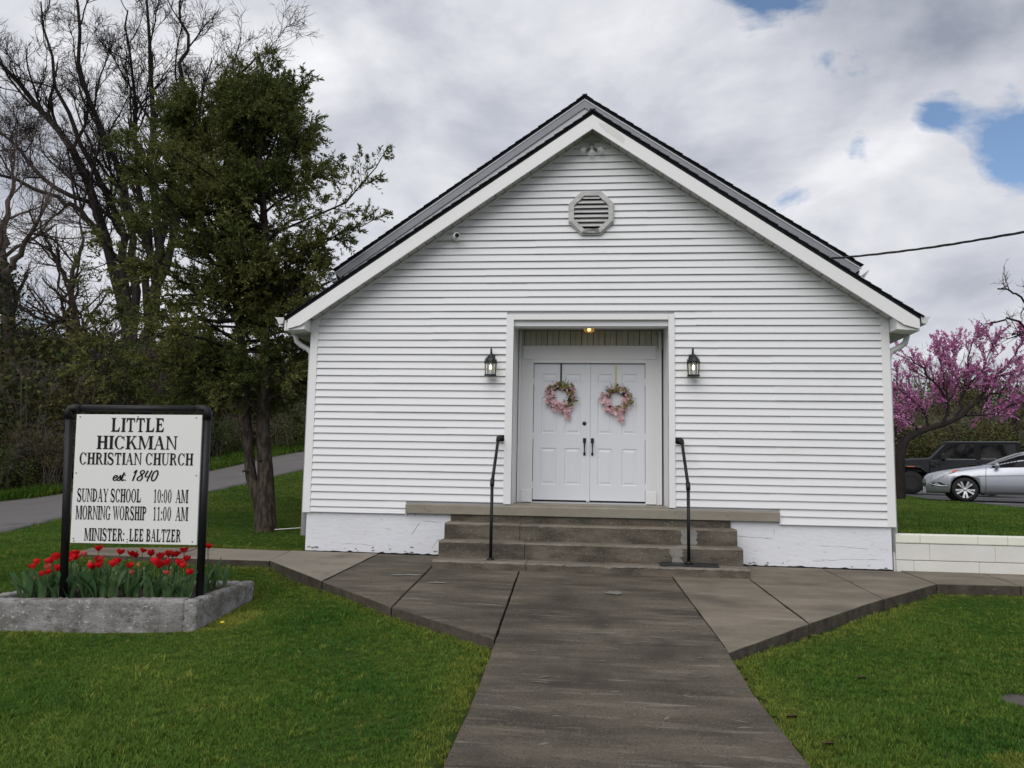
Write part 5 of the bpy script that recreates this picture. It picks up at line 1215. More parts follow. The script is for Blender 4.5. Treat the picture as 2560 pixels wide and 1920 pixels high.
def sprout(P, R, per, t0, t1, a0, a1, L0, L1, K, wander, up, g, rs=.6, rmin=.003, drop=0):
    """side shoots from every line of P; length between L0 and L1, shorter to the tip"""
    N, Kp, _ = P.shape; ix = np.repeat(np.arange(N), per); n = len(ix); t = g.uniform(t0, t1, n)*(Kp-1); i = np.minimum(t.astype(int), Kp-2); f = (t-i)[:, None]
    p = P[ix, i]*(1-f)+P[ix, i+1]*f; tan = unit(P[ix, i+1]-P[ix, i]); r0 = (R[ix, i]*(1-f[:, 0])+R[ix, i+1]*f[:, 0])*rs
    rv = g.normal(size=(n, 3)); pe = unit(rv-tan*(rv*tan).sum(-1, keepdims=True)); a = g.uniform(a0, a1, n)[:, None]
    d = unit(tan*np.cos(a)+pe*np.sin(a)); L = (g.uniform(L0, L1, n)*(1.15-.6*t/(Kp-1)))[:, None]; Q = [p]
    for k in range(K-1):
        d = unit(d+g.normal(0, wander, (n, 3))+np.array([0, 0, up])); p = p+d*L/(K-1); Q.append(p)
    Q = np.stack(Q, 1); rr = np.maximum(r0, rmin)[:, None]*np.linspace(1, .35, K)[None]; return Q, np.maximum(rr, rmin*.5)
def blades(P, per, L0, L1, wd, g, spread=.8, t0=.1, flat=0.0):
    """small leaf diamonds along the lines P"""
    N, K, _ = P.shape; ix = np.repeat(np.arange(N), per); n = len(ix); t = g.uniform(t0, 1, n)*(K-1); i = np.minimum(t.astype(int), K-2); f = (t-i)[:, None]
    p = P[ix, i]*(1-f)+P[ix, i+1]*f; tan = unit(P[ix, i+1]-P[ix, i]); d = unit(tan+g.normal(0, spread, (n, 3))); e = unit(np.cross(d, g.normal(size=(n, 3))+np.array([0, 0, flat*3]))); L = g.uniform(L0, L1, n)[:, None]; w_ = L*wd
    V = np.stack([p, p+d*L*.45+e*w_, p+d*L, p+d*L*.45-e*w_], 1).reshape(-1, 3); return V, np.arange(len(V)).reshape(-1, 4)
def to_local(V, o): return V-np.array(o)
def tree_obj(name, loc, label, cat, group=None):
    t = empty(name, tuple(loc)); tag(t, label, cat, group); return t
def mesh_part(name, V, F, m, par, smooth=False, stuff=False):
    o = link_mesh(name, fast_mesh(name, to_local(V, par.location), F), par, [m], smooth)
    if stuff: o['kind'] = 'stuff'
    return o
def limbs_arr(limbs, K, r0, r1):
    P = np.stack([resample(l, K) for l in limbs]); R = np.linspace(1, 0, K)[None]*(np.array(r0)-np.array(r1))[:, None]+np.array(r1)[:, None]; return P, R
def jag(P, g, s):
    P = P.copy(); P[:, 1:-1] += g.normal(0, s, P[:, 1:-1].shape); return P
def gz(x, y): return float(H(x, y))

# --- the large bare tree beyond the road, several stems fanning out
g = np.random.default_rng(5)
bx0, by0 = -19.3, 20.8; bz = gz(bx0, by0)
T1 = tree_obj('bare_tree', (bx0, by0, bz), 'tall bare many-stemmed tree fanning out behind the evergreen', 'tree')
st = (bx0, by0, bz-.2)
limbs = [[st, (-19.5, 20.8, 5), (-19.9, 20.7, 7.4), (-20.4, 20.6, 10), (-22.15, 19.9, 14.5), (-23.3, 19.6, 16.1), (-25.4, 19.1, 18.5), (-28, 18.8, 20.5)],
         [(-19.5, 20.8, 4.8), (-19.7, 20.7, 7.5), (-20.0, 20.5, 10.2), (-20.58, 20.3, 12.3), (-22.0, 20.0, 15.0), (-23.4, 19.8, 18.4), (-24.2, 19.6, 21.5)],
         [(-19.4, 20.8, 5.5), (-19.4, 20.6, 8.2), (-19.6, 20.5, 11), (-20.36, 20.15, 13.8), (-21.7, 19.65, 17), (-22.3, 19.4, 20.5), (-22.6, 19.2, 23)],
         [st, (-19.0, 20.8, 5), (-18.8, 20.8, 8), (-18.5, 20.8, 10.2), (-18.88, 20.3, 13.5), (-18.8, 20, 16.3), (-19, 19.65, 19.3), (-19.3, 19.3, 23)],
         [(-18.9, 20.8, 6), (-18.4, 20.8, 8.8), (-17.8, 20.6, 12), (-16.6, 20.26, 15.8), (-15.4, 20.1, 17.6), (-14.4, 20.06, 18.8)],
         [(-19.1, 20.8, 6.5), (-19.0, 20.6, 10), (-19.7, 20.6, 14), (-20.3, 20.8, 17.5), (-20.7, 20.5, 21.5)],
         [(-20.2, 20.6, 9.3), (-21.5, 20.2, 11.6), (-22.8, 20, 12.6), (-25.4, 19.5, 13.6), (-27.5, 19.2, 15.0)],
         [(-18.6, 20.7, 9), (-17.9, 20.3, 13), (-17.4, 20.0, 17), (-17.6, 19.8, 20), (-17.8, 19.6, 22)],
         [(-21.0, 20.2, 12), (-23.5, 20.2, 13.5), (-26, 20.4, 15.8), (-28.5, 20.6, 17.5)]]
P0, R0 = limbs_arr(limbs, 16, [.34, .24, .22, .32, .22, .18, .15, .15, .12], [.03]*9); P0 = jag(P0, g, .10)
P1, R1 = sprout(P0, R0, 12, .30, 1, .35, .9, 2.2, 5.0, 9, .12, .10, g, .55, .022)
P2, R2 = sprout(P1, R1, 7, .15, 1, .3, .8, .9, 2.4, 7, .16, .05, g, .55, .012)
P3, R3 = sprout(P2, R2, 7, .10, 1, .35, .9, .45, 1.2, 5, .2, .04, g, .6, .011)
P4, R4 = sprout(P3, R3, 4, .2, 1, .3, .9, .3, .65, 4, .22, .02, g, .8, .008)
V, F = merge([tubes(P0, R0, 9)]); mesh_part('trunk', V, F, M_barkdk, T1, True)
V, F = merge([tubes(P1, R1, 5), tubes(P2, R2, 4), tubes(P3, R3, 3), tubes(P4, R4, 3)]); mesh_part('crown', V, F, M_barkdk, T1, True)
# --- smaller bare trees at the road's edge
def bare(name, base, limbs, r0, label, m, seed, dens=(9, 6, 5), Ls=((1.5, 3.2), (.7, 1.6), (.3, .8)), ivy=0, up=.06):
    g = np.random.default_rng(seed); t = tree_obj(name, base, label, 'tree')
    A, B = limbs_arr(limbs, 14, r0, [.02]*len(limbs)); A = jag(A, g, .05)
    C, D = sprout(A, B, dens[0], .35, 1, .5, 1.2, *Ls[0], 8, .14, up, g, .55, .014)
    E_, F_ = sprout(C, D, dens[1], .1, 1, .4, 1.0, *Ls[1], 6, .18, .02, g, .55, .008)
    G_, H_ = sprout(E_, F_, dens[2], .1, 1, .4, 1.0, *Ls[2], 4, .2, .02, g, .6, .005)
    V, F = tubes(A, B, 9); mesh_part('trunk', V, F, m, t, True)
    V, F = merge([tubes(C, D, 5), tubes(E_, F_, 3), tubes(G_, H_, 3)]); mesh_part('crown', V, F, m, t, True)
    if ivy:
        P = resample(limbs[0], 60)[:int(60*ivy)]; n = 2600; i = g.integers(0, len(P), n); p = P[i]+g.normal(0, .34, (n, 3)); d = unit(g.normal(size=(n, 3))); e = unit(np.cross(d, g.normal(size=(n, 3)))); L = g.uniform(.07, .14, n)[:, None]
        V = np.stack([p, p+d*L*.5+e*L*.4, p+d*L, p+d*L*.5-e*L*.4], 1).reshape(-1, 3); mesh_part('ivy', V, np.arange(len(V)).reshape(-1, 4), M_ivy, t, stuff=True)
    return t
M_ivy = leaf_mat('ivy_green', (.016, .042, .014), (.034, .062, .018), .2, .8, .4)
b = pixw(40, 1075, 27); bb = (b[0], b[1], gz(b[0], b[1]))
bare('bare_tree', bb, [[(bb[0], bb[1], bb[2]-.2), tuple(pixw(28, 950, 27)), tuple(pixw(22, 820, 27)), tuple(pixw(14, 700, 27)), tuple(pixw(2, 600, 27)), tuple(pixw(-20, 480, 26.6)), tuple(pixw(-30, 330, 26.2))],
     [tuple(pixw(16, 720, 27)), tuple(pixw(34, 660, 27)), tuple(pixw(62, 610, 27)), tuple(pixw(100, 540, 26.7)), tuple(pixw(130, 430, 26.5))],
     [tuple(pixw(8, 640, 27)), tuple(pixw(12, 560, 27.2)), tuple(pixw(30, 470, 27.4)), tuple(pixw(40, 350, 27.4))],
     [tuple(pixw(22, 800, 27)), tuple(pixw(-30, 700, 27)), tuple(pixw(-90, 620, 27))]], [.30, .15, .14, .13], 'ivy-clad bare tree with pinkish trunk at the far left edge', M_barkpk, 31, ivy=.55)
b = pixw(190, 1085, 27); bb = (b[0], b[1], gz(b[0], b[1]))
bare('bare_tree', bb, [[(bb[0], bb[1], bb[2]-.2), tuple(pixw(190, 980, 27)), tuple(pixw(192, 860, 27)), tuple(pixw(183, 760, 27)), tuple(pixw(182, 690, 27)), tuple(pixw(196, 610, 27)), tuple(pixw(204, 520, 27))],
     [tuple(pixw(180, 725, 27)), tuple(pixw(162, 690, 27)), tuple(pixw(140, 655, 27)), tuple(pixw(120, 600, 26.7)), tuple(pixw(95, 540, 26.5))],
     [tuple(pixw(190, 850, 27)), tuple(pixw(165, 810, 27)), tuple(pixw(120, 800, 26.7)), tuple(pixw(60, 780, 26.4))],
     [tuple(pixw(190, 850, 27)), tuple(pixw(235, 865, 27)), tuple(pixw(290, 880, 27.2))],
     [tuple(pixw(184, 760, 27)), tuple(pixw(160, 800, 27)), tuple(pixw(150, 720, 27)), tuple(pixw(140, 620, 27))]], [.19, .10, .12, .10, .08], 'slender forked bare tree behind the left post of the sign', M_bark, 32, dens=(10, 6, 5), Ls=((1.2, 2.6), (.6, 1.4), (.3, .7)))

# --- the evergreen with two stems beside the church
g = np.random.default_rng(12); base = (-5.33, 2.1, gz(-5.33, 2.1))
CT = tree_obj('evergreen_tree', base, 'ragged dark evergreen with twin trunks beside the church', 'tree')
stems = [[(-5.31, 2.1, -.1), (-5.36, 2.1, .57), (-5.40, 2.1, 1.09), (-5.49, 2.1, 1.9), (-5.52, 2.1, 3.0), (-5.6, 2.05, 5), (-5.85, 2.05, 7), (-5.97, 2.0, 7.8)],
         [(-5.40, 2.12, -.1), (-5.44, 2.12, .45), (-5.55, 2.12, .80), (-5.67, 2.12, 1.10), (-5.79, 2.15, 1.9), (-5.95, 2.2, 3), (-6.3, 2.3, 4.5), (-6.75, 2.3, 6.5), (-6.95, 2.3, 7.3)]]
S0, SR0 = limbs_arr(stems, 24, [.175, .135], [.02, .02]); SR0[:, 0] *= 1.25
V, F = tubes(S0, SR0, 12); mesh_part('trunk', V, F, M_bark, CT, True)
prim = []; pr0 = []
for q in range(260):
    s = 0 if g.random() < .58 else 1; t = g.uniform(.30, .985); k = t*23; i = int(k); p = S0[s, i]*(1-(k-i))+S0[s, min(i+1, 23)]*(k-i)
    if p[2] < 2.45: continue
    az = g.uniform(0, 2*pi); z = p[2]; L = float(np.interp(z, [2.3, 3.5, 5, 6.5, 7.6, 8.2], [1.25, 1.6, 1.65, 1.1, .5, .2]))*g.uniform(.4, 1.2)
    if cos(az) < 0 and z < 6: L *= 1+.75*(-cos(az))*float(np.interp(z, [2.4, 3.2, 5.2, 6.2], [.8, 1, .8, 0]))
    el = g.uniform(.1, .75) if z > 3.3 else g.uniform(-.25, .35); d = np.array([cos(az)*cos(el), sin(az)*cos(el), sin(el)]); line = [p]; pp = p.copy()
    for j in range(6):
        d = unit(d+g.normal(0, .10, 3)+np.array([0, 0, .02 if z > 3.3 else -.02])); pp = pp+d*L/6; line.append(pp)
    prim.append(line); pr0.append(.012+.011*L)
# a long bough reaching over the roof, and drooping left boughs
for pts in ([(-5.75, 2.0, 5.2), (-4.9, 1.9, 5.35), (-4.2, 1.85, 5.7), (-3.75, 1.8, 6.1), (-3.5, 1.8, 6.5)], [(-5.6, 2, 4.4), (-4.9, 1.8, 4.7), (-4.35, 1.7, 5.0)], [(-5.6, 2, 5.6), (-5, 1.8, 5.9), (-4.5, 1.7, 6.2)], [(-5.5, 2, 3.8), (-4.9, 1.7, 4.1), (-4.5, 1.6, 4.3)], [(-5.7, 2, 6.3), (-5.2, 1.9, 6.7), (-4.85, 1.8, 7.0)], [(-5.6, 2, 5.0), (-5.0, 1.7, 5.3), (-4.55, 1.5, 5.4)], [(-5.55, 2, 3.5), (-5.0, 1.5, 3.4), (-4.6, 1.4, 3.5)], [(-5.7, 2.0, 4.9), (-4.8, 1.8, 4.95), (-4.1, 1.7, 5.1), (-3.55, 1.7, 5.35)], [(-5.95, 2, 7.6), (-5.8, 2, 8.0), (-5.7, 2, 8.35)], [(-6.6, 2.2, 6.0), (-7.0, 2.2, 6.7), (-7.2, 2.2, 7.2)], [(-6.5, 2.2, 5.6), (-7.2, 2.0, 6.0), (-7.8, 2, 6.2)], [(-5.5, 2.0, 3.4), (-5.0, 1.8, 3.6), (-4.6, 1.7, 3.7)], [(-5.5, 2.0, 3.0), (-5.1, 1.6, 2.9), (-4.85, 1.5, 2.7)], [(-5.9, 2.2, 2.9), (-6.6, 2.0, 2.8), (-7.2, 1.9, 2.5)], [(-5.9, 2, 6.8), (-5.4, 2, 7.4), (-5.1, 2, 7.9)],
            [(-6.0, 2.2, 3.6), (-6.9, 1.7, 3.5), (-7.7, 1.4, 3.1), (-8.3, 1.3, 2.7)], [(-5.9, 2.2, 3.1), (-6.6, 1.8, 3.1), (-7.4, 1.5, 2.9), (-7.9, 1.4, 2.5)], [(-6.3, 2.3, 4.7), (-7.2, 2.1, 5.2), (-8.0, 2.0, 5.4), (-8.6, 1.9, 5.2)], [(-6.1, 2.2, 4.0), (-6.9, 1.6, 4.3), (-7.6, 1.3, 4.2)], [(-6.0, 2.3, 3.3), (-6.7, 2.8, 3.3), (-7.4, 3.1, 3.0)], [(-5.8, 2.1, 2.7), (-6.3, 1.7, 2.6), (-6.8, 1.5, 2.3)], [(-6.2, 2.2, 4.2), (-7.1, 2.0, 4.6), (-8.1, 1.9, 4.75), (-8.9, 1.8, 4.45)], [(-6.0, 2.2, 3.4), (-7.0, 2.0, 3.7), (-8.0, 1.9, 3.75), (-8.6, 1.9, 3.4)], [(-6.1, 2.2, 3.8), (-7.0, 2.4, 4.2), (-7.8, 2.5, 4.2), (-8.5, 2.5, 3.9)]):
    prim.append(list(resample([np.array(q) for q in pts], 7)+np.r_[np.zeros((1, 3)), g.normal(0, .022, (5, 3)), np.zeros((1, 3))])); pr0.append(.024)
P1 = np.array(prim, float); R1 = np.array(pr0)[:, None]*np.linspace(1, .25, 7)[None]
P2, R2 = sprout(P1, R1, 13, .15, 1, .4, 1.0, .35, .80, 6, .12, .03, g, .5, .005)
P3, R3 = sprout(P2, R2, 8, .1, 1, .3, .8, .14, .32, 4, .12, -.02, g, .6, .0025)
V, F = merge([tubes(P1, R1, 6), tubes(P2, R2, 3), tubes(P3[::5], R3[::5], 3)]); mesh_part('branches', V, F, M_barkdk, CT, True)
M_cedar = leaf_mat('cedar_green', (.082, .108, .032), (.165, .168, .054), .34, .9, .5)
keep = g.random(len(P3)) < .92
V, F = blades(P3[keep], 19, .035, .09, .15, g, .6); mesh_part('foliage', V, F, M_cedar, CT, stuff=True)
# bare low snags on the trunks
sn = []
for p, d in (((-5.74, 2.0, 1.12), (.16, -.1, .02)), ((-5.50, 2.0, 2.1), (-.9, -.1, .75)), ((-5.5, 2.05, 2.3), (.7, .1, .4)), ((-5.85, 2.1, 2.2), (-.8, 0, .55)), ((-5.45, 2, 1.3), (-.13, -.15, .05))):
    p = np.array(p); d = np.array(d); sn.append(resample([p-d*.05, p+d*.3, p+d*.65+np.array([0, 0, -.03]), p+d], 6)+g.normal(0, .01, (6, 3)))
V, F = tubes(np.array(sn), np.linspace(.022, .006, 6)[None].repeat(len(sn), 0), 6); mesh_part('snag', V, F, M_bark, CT, True)

# --- thicket beyond the road
M_shr = [leaf_mat('thicket_green', (.040, .068, .018), (.072, .088, .026), .2, .5, .45), leaf_mat('thicket_olive', (.068, .070, .024), (.10, .09, .034), .2, .5, .45), leaf_mat('thicket_brown', (.075, .058, .034), (.095, .082, .036), .2, .6, .45)]
M_stick = mat('pale_stick', (.16, .14, .11), .9, .5, 9, (.07, .06, .05))
def make_shrub(seed, m, nleaf=3400, rx=1.3, h=2.2, stick=26, leaf=.085, tw=True):
    g = np.random.default_rng(seed); t = empty('shrub', (0, 0, 0))
    nc = 22; cc = np.c_[g.normal(0, rx*.5, nc), g.normal(0, rx*.5, nc), g.uniform(.15, 1, nc)**.8*h*.92]; cr = g.uniform(.25, .55, nc)*rx
    i = g.integers(0, nc, nleaf); p = cc[i]+unit(g.normal(size=(nleaf, 3)))*(cr[i]*g.uniform(.25, 1, nleaf)**.5)[:, None]; p[:, 2] = np.abs(p[:, 2])
    d = unit(g.normal(size=(nleaf, 3))+np.array([0, 0, -.3])); e = unit(np.cross(d, g.normal(size=(nleaf, 3)))); L = (leaf*g.uniform(.6, 1.4, nleaf))[:, None]
    V = np.stack([p, p+d*L*.5+e*L*.36, p+d*L, p+d*L*.5-e*L*.36], 1).reshape(-1, 3)
    o = link_mesh('foliage', fast_mesh('foliage', V, np.arange(len(V)).reshape(-1, 4)), t, [m]); o['kind'] = 'stuff'
    A = []
    for k in range(stick):
        a = g.uniform(0, 6.28); b0 = np.array([g.normal(0, .25), g.normal(0, .25), 0]); tp = np.array([cos(a)*g.uniform(.3, 1.1)*rx, sin(a)*g.uniform(.3, 1.1)*rx, h*g.uniform(.5, 1.15)])
        A.append(resample([b0, b0*.6+tp*.35+np.array([0, 0, .2*h]), tp*.8+np.array([0, 0, .12*h]), tp], 7))
    A = np.array(A)+g.normal(0, .03, (stick, 7, 3)); R = np.linspace(.018, .005, 7)[None].repeat(stick, 0)
    B, RB = sprout(A, R, 6, .3, 1, .4, 1.1, .3, .9, 5, .2, -.02, g, .55, .004); C, RC = sprout(B, RB, 3, .1, 1, .4, 1, .15, .4, 4, .2, 0, g, .6, .003)
    V, F = merge([tubes(A, R, 4), tubes(B, RB, 3), tubes(C, RC, 3)]); link_mesh('stems', fast_mesh('stems', V, F), t, [M_stick if tw else M_bark], True)
    return t
protos = [make_shrub(51, M_shr[0]), make_shrub(52, M_shr[1], h=2.4), make_shrub(53, M_shr[2], nleaf=2200, stick=40), make_shrub(54, M_shr[0], rx=1.5, h=2.0), make_shrub(55, M_shr[1], nleaf=2600, rx=1.2, h=2.8, stick=34)]
used = [False]*len(protos)
SH = {'g0': ('low green shrub at the far edge of the road', 'low shrubs along the road'), 'g1': ('green shrub in the second row of the roadside thicket', 'second row of the thicket'), 'g2': ('tall green shrub deep in the roadside thicket', 'tall shrubs of the thicket'), 'g3': ('tallest rearmost shrub of the roadside thicket', 'rear of the thicket'), 'e': ('tangled brownish shrub in the thicket across the road', 'brown thicket across the road'), 'r0': ('low olive bush in the hedge just behind the parked cars', 'low hedge behind the parked cars'), 'r': ('tall bush at the back of the hedge beyond the parked cars', 'tall hedge beyond the parked cars')}
def place(k, x, y, sc, rz, key, z=None, sz=1.0):
    o = protos[k]
    if used[k]: o = copy_tree(o)
    used[k] = True; o.location = (x, y, (gz(x, y) if z is None else z)-.05); o.scale = (sc, sc, sc*sz); o.rotation_euler = (0, 0, rz)
    lab, gr = SH[key]; tag(o, lab, 'shrub', gr); return o
g = random.Random(77)
tq = np.linspace(.6, 7.9, 26); E0 = polyint(RF, tq); E1 = polyint(RF, tq+.02); nrm = E1-E0; nrm = np.c_[-nrm[:, 1], nrm[:, 0]]; nrm /= np.linalg.norm(nrm, axis=1)[:, None]
for i, (e, n) in enumerate(zip(E0, nrm)):
    for row, (off, s0, s1, pr) in enumerate(((1.9, .62, .85, (0, 2, 3, 2)), (3.9, 1.1, 1.45, (0, 1, 4, 2)), (6.4, 1.6, 2.0, (1, 4, 2, 0)), (9.3, 1.9, 2.4, (1, 4, 2)))):
        if off > 9 and i % 2: continue
        p = e+n*(off+g.uniform(-.7, .7)); k = g.choice(pr); place(k, float(p[0]+g.uniform(-.5, .5)), float(p[1]+g.uniform(-.5, .5)), g.uniform(s0, s1), g.uniform(0, 6.28), 'e' if k == 2 else 'g%d' % row)
# hedge behind the cars, right background
for i in range(17):
    u = 2215+i*26; dd = g.uniform(36, 44); q = pixw(u, 1200, dd); k = g.choice((0, 1, 1, 4)); place(k, float(q[0]), float(q[1]), g.uniform(1.35, 1.75), g.uniform(0, 6.28), 'r0', sz=.9)
for i in range(12):
    u = 2210+i*38; dd = g.uniform(48, 56); q = pixw(u, 1200, dd); k = g.choice((1, 4, 2)); place(k, float(q[0]), float(q[1]), g.uniform(2.2, 2.8), g.uniform(0, 6.28), 'r')
# --- redbud in blossom
g = np.random.default_rng(44); base = (9.43, 14.55, gz(9.43, 14.55)); RB_ = tree_obj('redbud_tree', base, 'pink blossoming tree with leaning limb by the church corner', 'tree')
lim = [[(9.43, 14.55, .4), (9.42, 14.52, 1.3), (9.5, 14.4, 2.1), (9.72, 14.4, 2.5), (10.15, 14.4, 2.72), (10.88, 14.42, 2.97), (11.36, 14.45, 3.22), (11.9, 14.5, 3.7)],
       [(10.7, 14.4, 2.95), (10.85, 14.3, 3.5), (10.45, 14.1, 4.1), (9.9, 13.95, 4.7), (9.45, 13.9, 5.05)], [(10.85, 14.3, 3.5), (10.7, 14.2, 4.4), (10.5, 14.1, 5.3)], [(11.2, 14.43, 3.1), (11.35, 14.4, 3.9), (11.5, 14.3, 4.8), (11.65, 14.2, 5.7)],
       [(11.8, 14.5, 3.6), (12.3, 14.55, 4.3), (12.8, 14.5, 4.9), (13.2, 14.45, 5.5)], [(11.9, 14.5, 3.7), (12.5, 14.6, 4.0), (13.3, 14.6, 4.6)], [(11.4, 14.45, 3.2), (12.2, 14.55, 3.25), (13.0, 14.6, 3.6), (13.6, 14.7, 4.0)], [(10.3, 14.4, 2.75), (10.1, 14.2, 3.3), (9.6, 14.1, 3.7), (9.2, 14.0, 4.2)],
       [(9.5, 14.4, 2.1), (9.35, 14.4, 2.6), (9.1, 14.3, 2.9), (8.8, 14.3, 3.15)], [(10.0, 14.4, 2.7), (9.7, 14.3, 3.0), (9.2, 14.3, 3.3), (8.9, 14.2, 3.6)], [(11.35, 14.4, 3.9), (11.9, 14.3, 4.6), (12.2, 14.2, 5.4)], [(10.85, 14.3, 3.5), (11.1, 14.3, 4.3), (11.0, 14.2, 5.5)]]
P0, R0 = limbs_arr(lim, 14, [.17, .05, .04, .05, .05, .04, .035, .04, .035, .03, .03, .03], [.04]+[.009]*11); P0 = jag(P0, g, .025)
P1, R1 = sprout(P0[1:], R0[1:], 15, .15, 1, .3, .8, .5, 1.15, 7, .12, .07, g, .55, .006); P2, R2 = sprout(P1, R1, 5, .1, 1, .35, .8, .22, .55, 5, .14, .05, g, .6, .004)
V, F = tubes(P0, R0, 9); mesh_part('trunk', V, F, M_barkdk, RB_, True)
V, F = merge([tubes(P1, R1, 4), tubes(P2, R2, 3)]); mesh_part('branches', V, F, M_barkdk, RB_, True)
M_red = leaf_mat('redbud_pink', (.55, .19, .40), (.66, .34, .54), .25, 1.2, .35); a = blades(P1, 42, .04, .075, .42, g, 1.2); b = blades(P2, 18, .04, .075, .42, g, 1.2)
V, F = merge([a, b]); mesh_part('blossom', V, F, M_red, RB_, stuff=True)
# --- bare tree at the right edge, reaching into the picture; pale leafing tree behind
b = pixw(2690, 1235, 22); bb = (float(b[0]), float(b[1]), gz(b[0], b[1])); W22 = lambda u, v: tuple(pixw(u, v, 22))
bare('bare_tree', bb, [[(bb[0], bb[1], bb[2]-.2), W22(2685, 1050), W22(2675, 920), W22(2660, 780), W22(2670, 640), W22(2680, 520)], [W22(2668, 900), W22(2610, 870), W22(2575, 835), W22(2550, 810), W22(2520, 795), W22(2500, 802), W22(2478, 806)], [W22(2660, 790), W22(2600, 765), W22(2560, 748), W22(2530, 728), W22(2495, 722)], [W22(2560, 818), W22(2548, 836), W22(2535, 832)]],
     [.16, .045, .038, .015], 'bare tree at the right edge, twisted branches against clouds', M_barkdk, 61, dens=(5, 4, 2), Ls=((.4, 1.0), (.2, .5), (.1, .3)))
g = np.random.default_rng(63); q = pixw(2590, 1215, 46); q[2] = gz(q[0], q[1]); PT_ = tree_obj('leafing_tree', tuple(q), 'pale green leafing tree at the right edge behind the redbud', 'tree')
A, B = limbs_arr([[tuple(q), tuple(q+np.array([0, 0, 2.5])), tuple(q+np.array([.2, 0, 5])), tuple(q+np.array([.1, 0, 8.2]))], [tuple(q+np.array([0, 0, 2.5])), tuple(q+np.array([-1, 0, 4.2])), tuple(q+np.array([-1.8, 0, 6]))], [tuple(q+np.array([0, 0, 3])), tuple(q+np.array([1, 0, 4.8])), tuple(q+np.array([1.6, 0, 6.5]))]], 10, [.2, .1, .1], [.02]*3)
C, D = sprout(A, B, 14, .3, 1, .5, 1.1, 1.0, 2.2, 6, .14, .03, g, .5, .01); E_, F_ = sprout(C, D, 7, .1, 1, .4, 1, .4, .9, 5, .16, .02, g, .5, .006)
V, F = merge([tubes(A, B, 8), tubes(C, D, 4), tubes(E_, F_, 3)]); mesh_part('trunk', V, F, M_bark, PT_, True)
V, F = blades(E_, 9, .09, .17, .36, g, 1.2); mesh_part('foliage', V, F, leaf_mat('pale_leaf', (.30, .34, .22), (.36, .38, .28), .35, 1, .3), PT_, stuff=True)
# slim bare trees behind the redbud
for k, (u, dd, hh) in enumerate(((2470, 40, 6.5), (2550, 42, 6.0), (2545, 37, 5.0), (2233, 40, 5.5), (2492, 44, 6.2))):
    b = pixw(u, 1215, dd); z = gz(b[0], b[1]); bb = (float(b[0]), float(b[1]), z)
    bare('bare_tree', bb, [[(bb[0], bb[1], z-.2), (bb[0]+.1, bb[1], z+hh*.4), (bb[0]-.1, bb[1], z+hh*.75), (bb[0]+.15, bb[1], z+hh)], [(bb[0]+.1, bb[1], z+hh*.4), (bb[0]+.7, bb[1], z+hh*.65), (bb[0]+.9, bb[1], z+hh*.9)]], [.11, .06],
         ('slim bare tree rising behind the pink tree, second from right', 'slim bare tree beyond the hedge near the right edge', 'slim bare tree behind the dark vehicle, near the right edge', 'thin bare tree close beside the church corner board', 'slim bare tree behind the middle of the pink tree')[k], M_barkdk, 70+k, dens=(9, 5, 2), Ls=((.8, 1.8), (.4, .9), (.2, .5)))

# ---------------------------------------------------------------- grass and small things
def grass_mat(name, c1, c2, c3):
    m = leaf_mat(name, c1, c2, .3, .8, .55, .55); t = m.node_tree
    x = [n for n in t.nodes if n.bl_idname == 'ShaderNodeMix'][0]; h = [n for n in t.nodes if n.bl_idname == 'ShaderNodeHueSaturation'][0]
    at = t.nodes.new('ShaderNodeAttribute'); at.attribute_name = 'dry'; at.attribute_type = 'INSTANCER'
    y = t.nodes.new('ShaderNodeMix'); y.data_type = 'RGBA'; y.inputs[7].default_value = (*c3, 1); t.links.new(at.outputs['Fac'], y.inputs[0]); t.links.new(x.outputs[2], y.inputs[6]); t.links.new(y.outputs[2], h.inputs['Color'])
    return m
M_grass = grass_mat('lawn_grass', (.058, .134, .020), (.116, .186, .030), (.27, .28, .054))
tufts = bpy.data.collections.new('grass_tufts')
def make_tuft(seed, n, hgt, rad, wd):
    g = np.random.default_rng(seed); V = []; F = []
    for k in range(n):
        a = g.uniform(0, 6.28); r = rad*sqrt(g.random()); b = np.array([r*cos(a), r*sin(a), -.008]); az = g.uniform(0, 6.28); d = np.array([cos(az), sin(az), 0]); e = np.array([-sin(az), cos(az), 0]); L = hgt*g.uniform(.5, 1.15); th = g.uniform(.05, .5); p = b; w_ = wd*g.uniform(.7, 1.3); i0 = len(V)
        for j in range(3):
            ww = w_*(1, .8, .0)[j]
            V += [p-e*ww, p+e*ww] if j < 2 else [p]
            th += g.uniform(.15, .5); p = p+(d*sin(th)+np.array([0, 0, 1])*cos(th))*L/2
        F += [(i0, i0+1, i0+3, i0+2), (i0+2, i0+3, i0+4)]
    me = bpy.data.meshes.new('grass_tuft'); me.from_pydata([tuple(v) for v in V], [], F); me.materials.append(M_grass)
    o = bpy.data.objects.new('grass_tuft', me); tufts.objects.link(o)
for k in range(6): make_tuft(300+k, 28, .052, .050, .0024)
